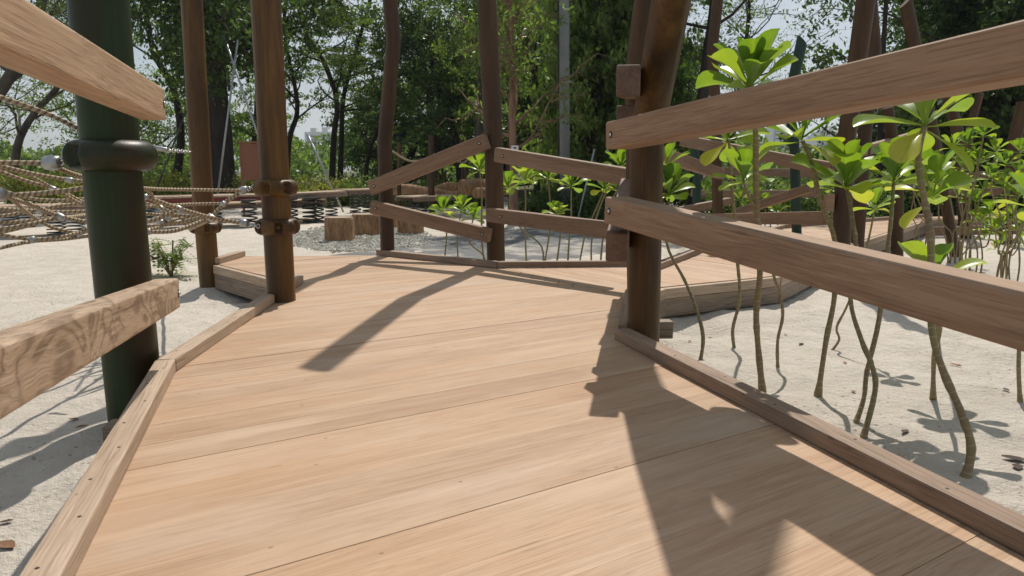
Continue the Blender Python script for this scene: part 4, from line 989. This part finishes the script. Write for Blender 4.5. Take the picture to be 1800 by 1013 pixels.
def platform(xa, Ya, xb, Yb, ya, yb_, w, label, red=False):
    A = D(xa, ya, Ya); B = D(xb, yb_, Yb); m = frame_mat(A, B); L = (B-A).length; rs = random.Random(int(xa))
    e = empty('bouncy_platform', (A+B)/2, label, 'platform', 'wooden platforms on springs'); 
    mb = MB(); n = max(4, int(L/.14))
    for k in range(n):
        x0 = -L/2+k*L/n
        v, f = bevbox(L/n-.008, w, .035, .004, 1); t = rs.random(); mb.add([(q.x+x0+L/n/2, q.y, q.z+.02+rs.uniform(-.002, .002)) for q in v], f, None, t)
    top = mb.build('deck_boards', M['kerb'], e, local=True); top.matrix_local = Matrix.Translation(-e.location) @ m
    mb = MB(); v, f = bevbox(L+.05, .05, .075, .006, 1)
    for s in (-1, 1): mb.add([(q.x, q.y+s*(w/2-.02)*-1, q.z-.04) for q in v], f)
    o = mb.build('side_rail', M['red'] if red else M['platform'], e, local=True); o.matrix_local = Matrix.Translation(-e.location) @ m
platform(-40, 11.6, 160, 12.4, 366, 362, .9, 'bouncy platform at far left under the rope net', False)
platform(252, 13.4, 470, 14.6, 349, 344, .9, 'long red-edged bouncy platform between the posts', True)
platform(300, 14.6, 560, 16.5, 364, 352, .8, 'lower grey platform behind the red-edged one', False)
platform(500, 15.3, 602, 15.8, 343, 338, .8, 'grey bouncy platform right of the two-collared post', False)
platform(602, 17.2, 662, 17.8, 336, 334, .8, 'small grey bouncy platform left of the kinked post', False)
platform(712, 16.6, 797, 17.5, 348, 345, .8, 'low bouncy platform right of the kinked post', False)
# concrete kerb strip beyond the pit
for (xa, ya, xb, yb_, l) in [(0, 378, 330, 368, 'left'), (330, 368, 900, 352, 'middle')]:
    A = G(xa, ya, SAND); B = G(xb, yb_, SAND); A.z = B.z = SAND+.03
    o = beam3('kerb_strip', A, B, .3, .14, M['concrete'], None, .015); tag(o, kind='structure')
# lying logs
def logpx(a, Ya, b_, Yb, r, label):
    A = D(*a, Ya); B = D(*b_, Yb); mb = MB(); pts = smoothpath([A, A.lerp(B, .35)+Vector((0, 0, .03)), A.lerp(B, .7)-Vector((0, 0, .03)), B], 4)
    e = empty('lying_log', (A+B)/2, label, 'log', 'peeled logs lying on the sand'); tube(mb, pts, [r*(1-.12*i/len(pts)) for i in range(len(pts))], 18)
    mb.build('trunk', M['log'], e, smooth=True); e.children[0].data.set_sharp_from_angle(angle=math.radians(50))
logpx((812, 331), 17, (890, 329), 17.6, .20, 'pale thick log with its round cut end facing the deck')
logpx((688, 334), 20, (775, 336), 19, .14, 'long pale log right of the kinked post')
logpx((742, 341), 18, (815, 342), 17.5, .11, 'thin log lying below the thick one')
logpx((770, 334), 20.5, (815, 325), 20, .13, 'log slanting up behind the thick one')
logpx((836, 340), 16.6, (880, 342), 17.2, .12, 'short log tucked under the thick one')
# slim far posts
def slim(xb, yb_, xt, yt, Y, r, label, mat='postdark', group='slim far posts of the playground'):
    A = D(xb, yb_, Y); A.z = SAND-.1; B = D(xt, yt, Y); mb = MB(); C_ = A.lerp(B, .5)+Vector((random.Random(xb).uniform(-.03, .03), 0, 0))
    e = empty('slim_post', A, label, 'post', group); tube(mb, [A, C_, B], [r, r, r*.9], 12); mb.build('shaft', M[mat], e, smooth=True); e.children[0].data.set_sharp_from_angle(angle=math.radians(50))
for a in [(703, 350, 702, 250, 18, .055, 'slim post rising left end of the far rope'), (760, 360, 758, 237, 17, .075, 'slim post crossed by the far upper beam'), (813, 350, 812, 238, 21, .055, 'left of two slim posts close left of the middle post'), (821, 350, 820, 238, 21.5, .055, 'right of two slim posts close left of the middle post'), (897, 350, 896, 215, 19, .06, 'slim post just right of the middle post')]: slim(*a)
r_ = random.Random(8)
for k in range(9):
    x = 742+k*5.2; slim(x, 340, x+r_.uniform(-1, 1), 300+r_.uniform(-8, 8), 24+r_.uniform(-1, 1), .045, ['leftmost', 'second', 'third', 'fourth', 'fifth', 'sixth', 'seventh', 'eighth', 'rightmost'][k]+(' short brown post' if k in (0, 8) else ' short brown post from the left')+' of the close-set row beyond the logs', group='close-set short posts beyond the logs')
for k, (x, y) in enumerate([(664, 302), (836, 290), (850, 292), (728, 296)]):
    slim(x, 340, x+1, y, 22, .05, ['short slim post touching the kinked post', 'short slim post left of the thick log end', 'short slim post behind the thick log', 'slim post between kinked post and close-set row'][k])

# grey lamp pole
def greypole():
    B = D(993, 390, 15.2); B.z = SAND; e = empty('lamp_pole', B, 'tall grey concrete pole with a thin conduit behind the far rails', 'pole')
    T = D(991, -330, 15.2); mb = MB(); tube(mb, [B, T], [.107, .10], 20); mb.build('shaft', M['polegrey'], e, smooth=True)
    mb = MB(); tube(mb, [B+Vector((-.13, 0, 0)), T+Vector((-.12, 0, 0))], .016, 8); mb.build('conduit', M['spring'], e, smooth=True)
    for k in range(4):
        z = B.z+1.2+k*1.6; mb = MB(); lathe(mb, [(.109, z), (.113, z+.02), (.109, z+.04)], 24); o = mb.build('band', M['stake'], e, smooth=True, local=True); o.location = (0, 0, -B.z)
greypole()
# brown board
def board():
    Y = 17; c = D(447, 285, Y); B = Vector((c.x, c.y, SAND)); e = empty('notice_board', B, 'plain reddish brown board on legs behind the two-collared post', 'board')
    w = 42/F*Y; h = 62/F*Y; mb = MB(); v, f = bevbox(w, .03, h, .006, 1); mb.add([q+c for q in v], f); mb.build('panel', M['signbrown'], e)
    for s in (-1, 1):
        mb = MB(); v, f = bevbox(.05, .05, c.z+h/2-SAND+.03, .006, 1); mb.add([q+Vector((c.x+s*(w/2+.02), c.y+.002, SAND+(c.z+h/2-SAND+.03)/2)) for q in v], f); mb.build('leg', M['signbrown'], e)
    mb = MB(); v, f = bevbox(w+.14, .06, .04, .006, 1); mb.add([q+c+Vector((0, 0, h/2+.03)) for q in v], f); mb.build('top_bar', M['signbrown'], e)
board()
def stakes():
    for a, b_, Y, r, l, mt in [((393, 62), (456, 245), 19, .028, 'long metal tree prop slanting right by the black trunk', 'stake'), ((418, 70), (388, 300), 19.3, .028, 'long metal tree prop slanting left by the black trunk', 'stake'),
        ((327, 195), (278, 325), 20, .025, 'dark slanting tree prop between green and brown posts', 'barkgrey'), ((540, 235), (570, 300), 19, .025, 'short slanting prop right of the two-collared post', 'stake'),
        ((1045, 262), (1036, 300), 14, .016, 'short pale prop right of the grey pole', 'stake'), ((1066, 262), (1100, 300), 14, .012, 'thin pale guy rod slanting towards the stout post', 'stake')]:
        A = D(*b_, Y); d = (D(*a, Y)-A); B = A+d; k = (SAND-A.z)/d.z if d.z else 0; A2 = A+d*k; mb = MB(); e = empty('tree_prop', A2, l, 'prop', 'tree props'); tube(mb, [A2, B], r, 8); mb.build('pole', M[mt], e, smooth=True)
stakes()
def smallsign():
    p = D(905, 261, 13.6); e = empty('small_sign', Vector((p.x, p.y, p.z)), 'tiny white sign tied to the slim reddish tree', 'sign')
    mb = MB(); box(mb, (-.065, -.01, -.05), (.065, 0, .05)); mb.build('plate', M['white'], e, local=True)
    mb = MB(); box(mb, (-.03, -.013, -.005), (.03, -.0102, .022)); box(mb, (-.04, -.013, -.03), (.04, -.0102, -.022)); mb.build('marking', M['red'], e, local=True)
smallsign()

# ------------------------------------------------------------------ rope net
def ropes():
    e = empty('rope_net', D(200, 380, 4.2), 'sagging climbing net of tan twisted ropes with silver clamps, left', 'rope net')
    R = [ # (points (x,y,Y), radius)
        ([(-60, 286, 2.7), (0, 286, 2.8), (78, 287, 2.9)], .0085),
        ([(102, 296, 2.95), (153, 313, 3.2), (252, 331, 3.8), (345, 334, 4.2), (422, 335, 4.4)], .0085),
        ([(-50, 283, 3.0), (0, 292, 3.1), (60, 306, 3.25), (121, 316, 3.4), (160, 320, 3.5)], .0075),
        ([(-50, 288, 3.2), (0, 302, 3.3), (45, 318, 3.4), (92, 331, 3.5), (125, 345, 3.6), (160, 364, 3.7)], .0075),
        ([(-50, 293, 3.1), (0, 297, 3.2), (40, 304, 3.3), (70, 318, 3.4), (92, 331, 3.5)], .006),
        ([(-50, 346, 3.0), (0, 344, 3.1), (60, 341, 3.2), (110, 336, 3.25), (160, 329, 3.3)], .0095),
        ([(0, 341, 3.1), (21, 349, 3.2), (60, 362, 3.4), (105, 380, 3.6), (165, 392, 3.8), (225, 398, 4.0), (262, 407, 4.2)], .0085),
        ([(-50, 362, 3.5), (0, 367, 3.6), (69, 371, 3.8), (110, 373, 3.9), (160, 372, 4.0), (255, 376, 4.3), (330, 382, 4.6), (372, 385, 4.7)], .0085),
        ([(82, 374, 3.8), (70, 386, 3.8), (48, 397, 3.7), (0, 409, 3.6), (-50, 420, 3.6)], .0085),
        ([(106, 382, 3.6), (60, 393, 3.5), (0, 403, 3.4), (-50, 408, 3.4)], .0085),
        ([(-50, 405, 3.3), (0, 412, 3.4), (54, 421, 3.5), (110, 416, 3.6), (162, 401, 3.8)], .0075),
        ([(-50, 446, 3.2), (0, 436, 3.3), (54, 425, 3.5), (110, 421, 3.7), (165, 414, 3.9)], .0075),
        ([(54, 420, 3.5), (100, 419, 3.7), (140, 411, 3.8), (162, 404, 3.9)], .007),
        ([(106, 383, 3.6), (140, 380, 3.8), (175, 374, 4.0)], .0085),
        ([(110, 340, 3.5), (135, 355, 3.6), (170, 368, 3.8)], .007),
        ([(253, 345, 3.9), (315, 367, 4.1), (372, 383, 4.3), (424, 392, 4.42)], .0105),
        ([(262, 408, 4.2), (300, 407, 4.3), (330, 399, 4.4), (360, 387, 4.5), (372, 382, 4.5)], .0105),
        ([(253, 364, 4.2), (300, 361, 4.4), (350, 359, 4.6), (393, 358, 4.7)], .0085),
        ([(255, 391, 4.1), (285, 382, 4.15), (312, 368, 4.2)], .0105),
        ([(255, 377, 4.4), (310, 378, 4.5), (372, 384, 4.6)], .0075),
        ([(262, 404, 4.2), (285, 398, 4.3), (300, 388, 4.4), (330, 382, 4.6), (368, 384, 4.7)], .0075),
        ([(253, 332, 3.8), (265, 340, 3.9), (271, 352, 4.0), (284, 368, 4.1), (290, 376, 4.2)], .0075),
        ([(280, 390, 4.3), (320, 391, 4.5), (370, 388, 4.6)], .0085),
        ([(372, 383, 4.35), (393, 359, 4.4), (420, 340, 4.42)], .011),
        ([(-50, 330, 3.6), (0, 335, 3.7), (60, 350, 3.8), (120, 352, 3.9), (165, 347, 4.0)], .0075),
        ([(-50, 382, 3.7), (0, 380, 3.8), (50, 372, 3.9), (105, 362, 4.0), (165, 356, 4.1)], .0075),
        ([(-50, 395, 3.5), (0, 392, 3.6), (55, 388, 3.7), (105, 381, 3.75)], .008),
        ([(20, 349, 3.2), (50, 376, 3.5), (92, 400, 3.7), (140, 411, 3.8)], .0075),
        ([(253, 356, 4.4), (300, 372, 4.5), (330, 392, 4.6), (345, 398, 4.8)], .0075),
        ([(253, 398, 4.4), (300, 395, 4.45), (345, 384, 4.5), (372, 383, 4.5)], .0085),
        ([(334, 404, 5.9), (350, 396, 5.2), (372, 385, 4.5)], .009),
    ]
    for pts, r in R:
        P = smoothpath([D(*p) for p in pts], 6); mb = MB(); tube(mb, P, r*1.2, 10); mb.build('rope', M['rope'], e, smooth=True)
    def ferrule(a, b_, Y, r, name='clamp', bulge=1.0):
        A = D(*a, Y); B = D(*b_, Y); mb = MB(); pts = [A.lerp(B, t) for t in (0, .06, .5, .94, 1)]
        tube(mb, pts, [r*.8, r, r*bulge, r, r*.8], 16); mb.build(name, M['alu'], e, smooth=True)
    for a, b_, Y, r in [((115, 316), (128, 318), 3.38, .013), ((87, 329), (98, 334), 3.48, .012), ((146, 355), (156, 360), 3.65, .012), ((98, 377), (113, 385), 3.58, .017), ((64, 371), (76, 372), 3.78, .015), ((46, 424), (62, 421), 3.5, .017), ((134, 414), (143, 411), 3.78, .012),
                        ((253, 344), (258, 350), 3.88, .018), ((259, 403), (263, 413), 4.2, .017), ((280, 363), (287, 370), 4.1, .014), ((309, 364), (320, 370), 4.1, .017), ((289, 386), (299, 383), 4.35, .018), ((277, 391), (287, 391), 4.3, .016), ((365, 380), (378, 387), 4.33, .022), ((390, 362), (396, 356), 4.38, .016)]:
        ferrule(a, b_, Y, r)
    ferrule((77, 287), (106, 286), 2.88, .025, 'end_socket', 1.25)
    ferrule((-10, 343), (8, 341), 3.1, .024, 'end_socket', 1.2); ferrule((419, 337), (435, 333), 4.42, .021, 'end_socket', 1.2); ferrule((421, 391), (436, 394), 4.42, .022, 'end_socket', 1.1)
    # short chains to the collars
    def chain(a, b_, Ya, Yb, n, r=.0035, s=.012):
        A = D(*a, Ya); B = D(*b_, Yb); mb = MB(); t = (B-A).normalized(); u = t.cross(Vector((0, 0, 1))).normalized(); w = u.cross(t)
        for k in range(n):
            c = A.lerp(B, (k+.5)/n); x = u if k % 2 else w; l = (B-A).length/n*.72
            tube(mb, [c+t*l*math.cos(q)+x*s*math.sin(q) for q in np.linspace(0, 2*PI, 13)], r, 5, caps=False)
        mb.build('chain', M['steel'], e, smooth=True)
    chain((104, 286), (124, 278), 2.88, 2.86, 3); chain((435, 333), (448, 328), 4.42, 4.42, 3); chain((436, 395), (456, 398), 4.42, 4.40, 5)
    chain((294, 264), (336, 267), 4.2, 6.2, 12)
    ferrule((268, 259), (294, 264), 3.8, .012, 'turnbuckle')
ropes()
def lone():
    for pts, l in [([(-60, 150, 2.7), (0, 171, 2.8), (80, 199, 2.9), (146, 230, 3.0)], 'single rope slanting down to the green post above the net'),
                   ([(690, 266, 17), (720, 283, 17.2), (758, 282, 17.3)], 'far rope sagging right from the kinked post'), ([(758, 270, 17.3), (800, 283, 17.6), (815, 286, 18), (822, 281, 18)], 'far rope sagging between slim posts')]:
        P = smoothpath([D(*p) for p in pts], 6); mb = MB(); tube(mb, P, .0095 if pts[0][2] < 5 else .022, 10); o = mb.build('rope', M['rope'], smooth=True); tag(o, l, 'rope')
lone()

# ------------------------------------------------------------------ litter on the sand
def dryleaf(px, py, s, label, mat, seed, z=None):
    rs = random.Random(seed); p = G(px, py, SAND if z is None else z); zz = gz(p.x, p.y) if z is None else z
    mb = MB(); n = 7; vs = []; L = s; az = rs.uniform(0, PI)
    for i in range(n):
        u = i/(n-1); wd = L*.26*math.sin(PI*(u*.9+.05))*rs.uniform(.85, 1.15)
        for v in (-1, 0, 1): vs.append((L*(u-.5), v*wd, .004+.25*L*(u-.5)**2*rs.uniform(.6, 1.6)+abs(v)*wd*.35))
    ca, sa = math.cos(az), math.sin(az); vs = [(x*ca-y*sa+p.x, x*sa+y*ca+p.y, z_+zz) for x, y, z_ in vs]
    mb.add(vs, [(i*3+j, i*3+j+1, (i+1)*3+j+1, (i+1)*3+j) for i in range(n-1) for j in (0, 1)])
    o = mb.build('dry_leaf', M[mat], smooth=True); tag(o, label, 'dry leaf', 'dry leaves scattered on the sand')
for i, (x, y, s, m_, l) in enumerate([(12, 958, .07, 'dryleaf', 'largest dry leaf at the bottom left corner'), (10, 918, .04, 'dryleaf2', 'dark curled leaf scrap above the largest dry leaf'), (130, 742, .045, 'dryleaf', 'thin dry leaf left of the green post foot, upper one'), (144, 761, .05, 'dryleaf', 'dry leaf left of the green post foot, lower one'),
    (1408, 610, .05, 'dryleaf2', 'dark curled leaf between plant stems'), (1680, 645, .07, 'dryleaf', 'broad pinkish dry leaf under the lower handrail'), (1782, 822, .08, 'dryleaf2', 'dark crumpled leaf cluster at the right edge'), (1787, 835, .06, 'dryleaf2', 'second dark crumpled leaf at the right edge'), (1590, 768, .05, 'dryleaf2', 'dark leaf right of the crossing stems'), (1485, 640, .04, 'dryleaf', 'small orange leaf near the crossing stems'), (1380, 597, .03, 'dryleaf', 'tiny orange leaf by a stem'), (1500, 690, .035, 'dryleaf', 'thin leaf left of the crossing stems'), (1768, 690, .045, 'dryleaf2', 'dark leaf scrap near the rightmost stem'), (1212, 608, .035, 'dryleaf', 'pale leaf near the stout post foot'), (1248, 585, .03, 'dryleaf2', 'small dark leaf under the side beam')]):
    dryleaf(x, y, s, l, m_, i)
for i, (x, y) in enumerate([(1078, 530), (631, 455)]):
    dryleaf(x, y, .028, ['curled leaf scrap on the planks near the stout post', 'dark crumb on the planks by the far kerb', 'small crumb on the near planks', 'small crumb in the middle of the planks'][i], 'dryleaf', 60+i, z=.002)

# ------------------------------------------------------------------ far buildings
def bmat():
    m, n, b = newmat('tower_paint'); b.inputs['Roughness'].default_value = .8
    t = N(n, 'TexCoord'); c = ramp(n, noise(n, t.outputs['Object'], .05, 3), [(.3, (.62, .62, .60)), (.7, (.74, .73, .70))]); n.links.new(c, b.inputs['Base Color']); return m
M['tower'] = bmat(); M['pane'] = simple('tower_glass', (.10, .14, .18), .2, 0, .2, .1, 0); M['bluepaint'] = simple('blue_paint', (.16, .28, .42), .7, 0, .1, .1, 0)
def building(x0, x1, ytop, Y, label, seed, steps=0):
    A = D(x0, ytop, Y); B = D(x1, ytop, Y); w = B.x-A.x; H = A.z-SAND; e = empty('apartment_tower', Vector(((A.x+B.x)/2, Y, SAND)), label, 'tower', 'apartment towers on the horizon')
    rs = random.Random(seed); mb = MB(); box(mb, (A.x, Y, SAND), (B.x, Y+18, SAND+H))
    mb.build('wall', M['tower'], e)
    mb = MB(); 
    for f_ in (.2, .62): box(mb, (A.x+w*f_, Y+2, SAND+H+.02), (A.x+w*(f_+.22), Y+10, SAND+H+3+2*rs.random()))
    mb.build('roof_block', M['tower'], e)
    mb = MB(); box(mb, (A.x+w*.08, Y-.35, SAND+2), (A.x+w*.16, Y-.02, SAND+H-1)); box(mb, (A.x+w*.84, Y-.35, SAND+2), (A.x+w*.92, Y-.02, SAND+H-1)); mb.build('blue_strip', M['bluepaint'], e)
    fl = int(H/3.0); nw = max(4, int(w/3.4)); cnt = 0
    for i in range(fl-1, 1, -1):
        mb = MB()
        box(mb, (A.x+w*.19, Y-.12, SAND+i*3.0), (A.x+w*.81, Y-.01, SAND+i*3.0+1.2))
        mb.build('window_band', M['pane'], e); cnt += 1
        if cnt > 14: break
for x0, x1, yt, Y, l in [(535, 583, 232, 640, 'white and blue apartment block seen right of the two-collared post'), (504, 514, 242, 700, 'thin tower slice beside the two-collared post'), (1360, 1386, 214, 620, 'pale tower left of the slender green post'), (1440, 1472, 231, 660, 'pale tower between the yellowish plant and leaning post'), (1534, 1582, 196, 640, 'widest pale tower right of the bent brown post'), (1398, 1432, 246, 760, 'low pale block between two towers')]:
    building(x0, x1, yt, Y, l, int(x0))

# ------------------------------------------------------------------ air
def haze():
    mb = MB(); box(mb, (-900, -6, -2.2), (900, 860, 60)); m = bpy.data.materials.new('haze'); m.use_nodes = True; n = m.node_tree; n.nodes.clear()
    out = n.nodes.new('ShaderNodeOutputMaterial'); v = n.nodes.new('ShaderNodeVolumePrincipled'); v.inputs['Color'].default_value = (.86, .92, 1, 1); v.inputs['Density'].default_value = .00035
    v.inputs['Anisotropy'].default_value = .2
    n.links.new(v.outputs[0], out.inputs['Volume']); o = mb.build('haze', m); tag(o, kind='stuff', label='thin pale haze in the air over the park', cat='haze')
haze()
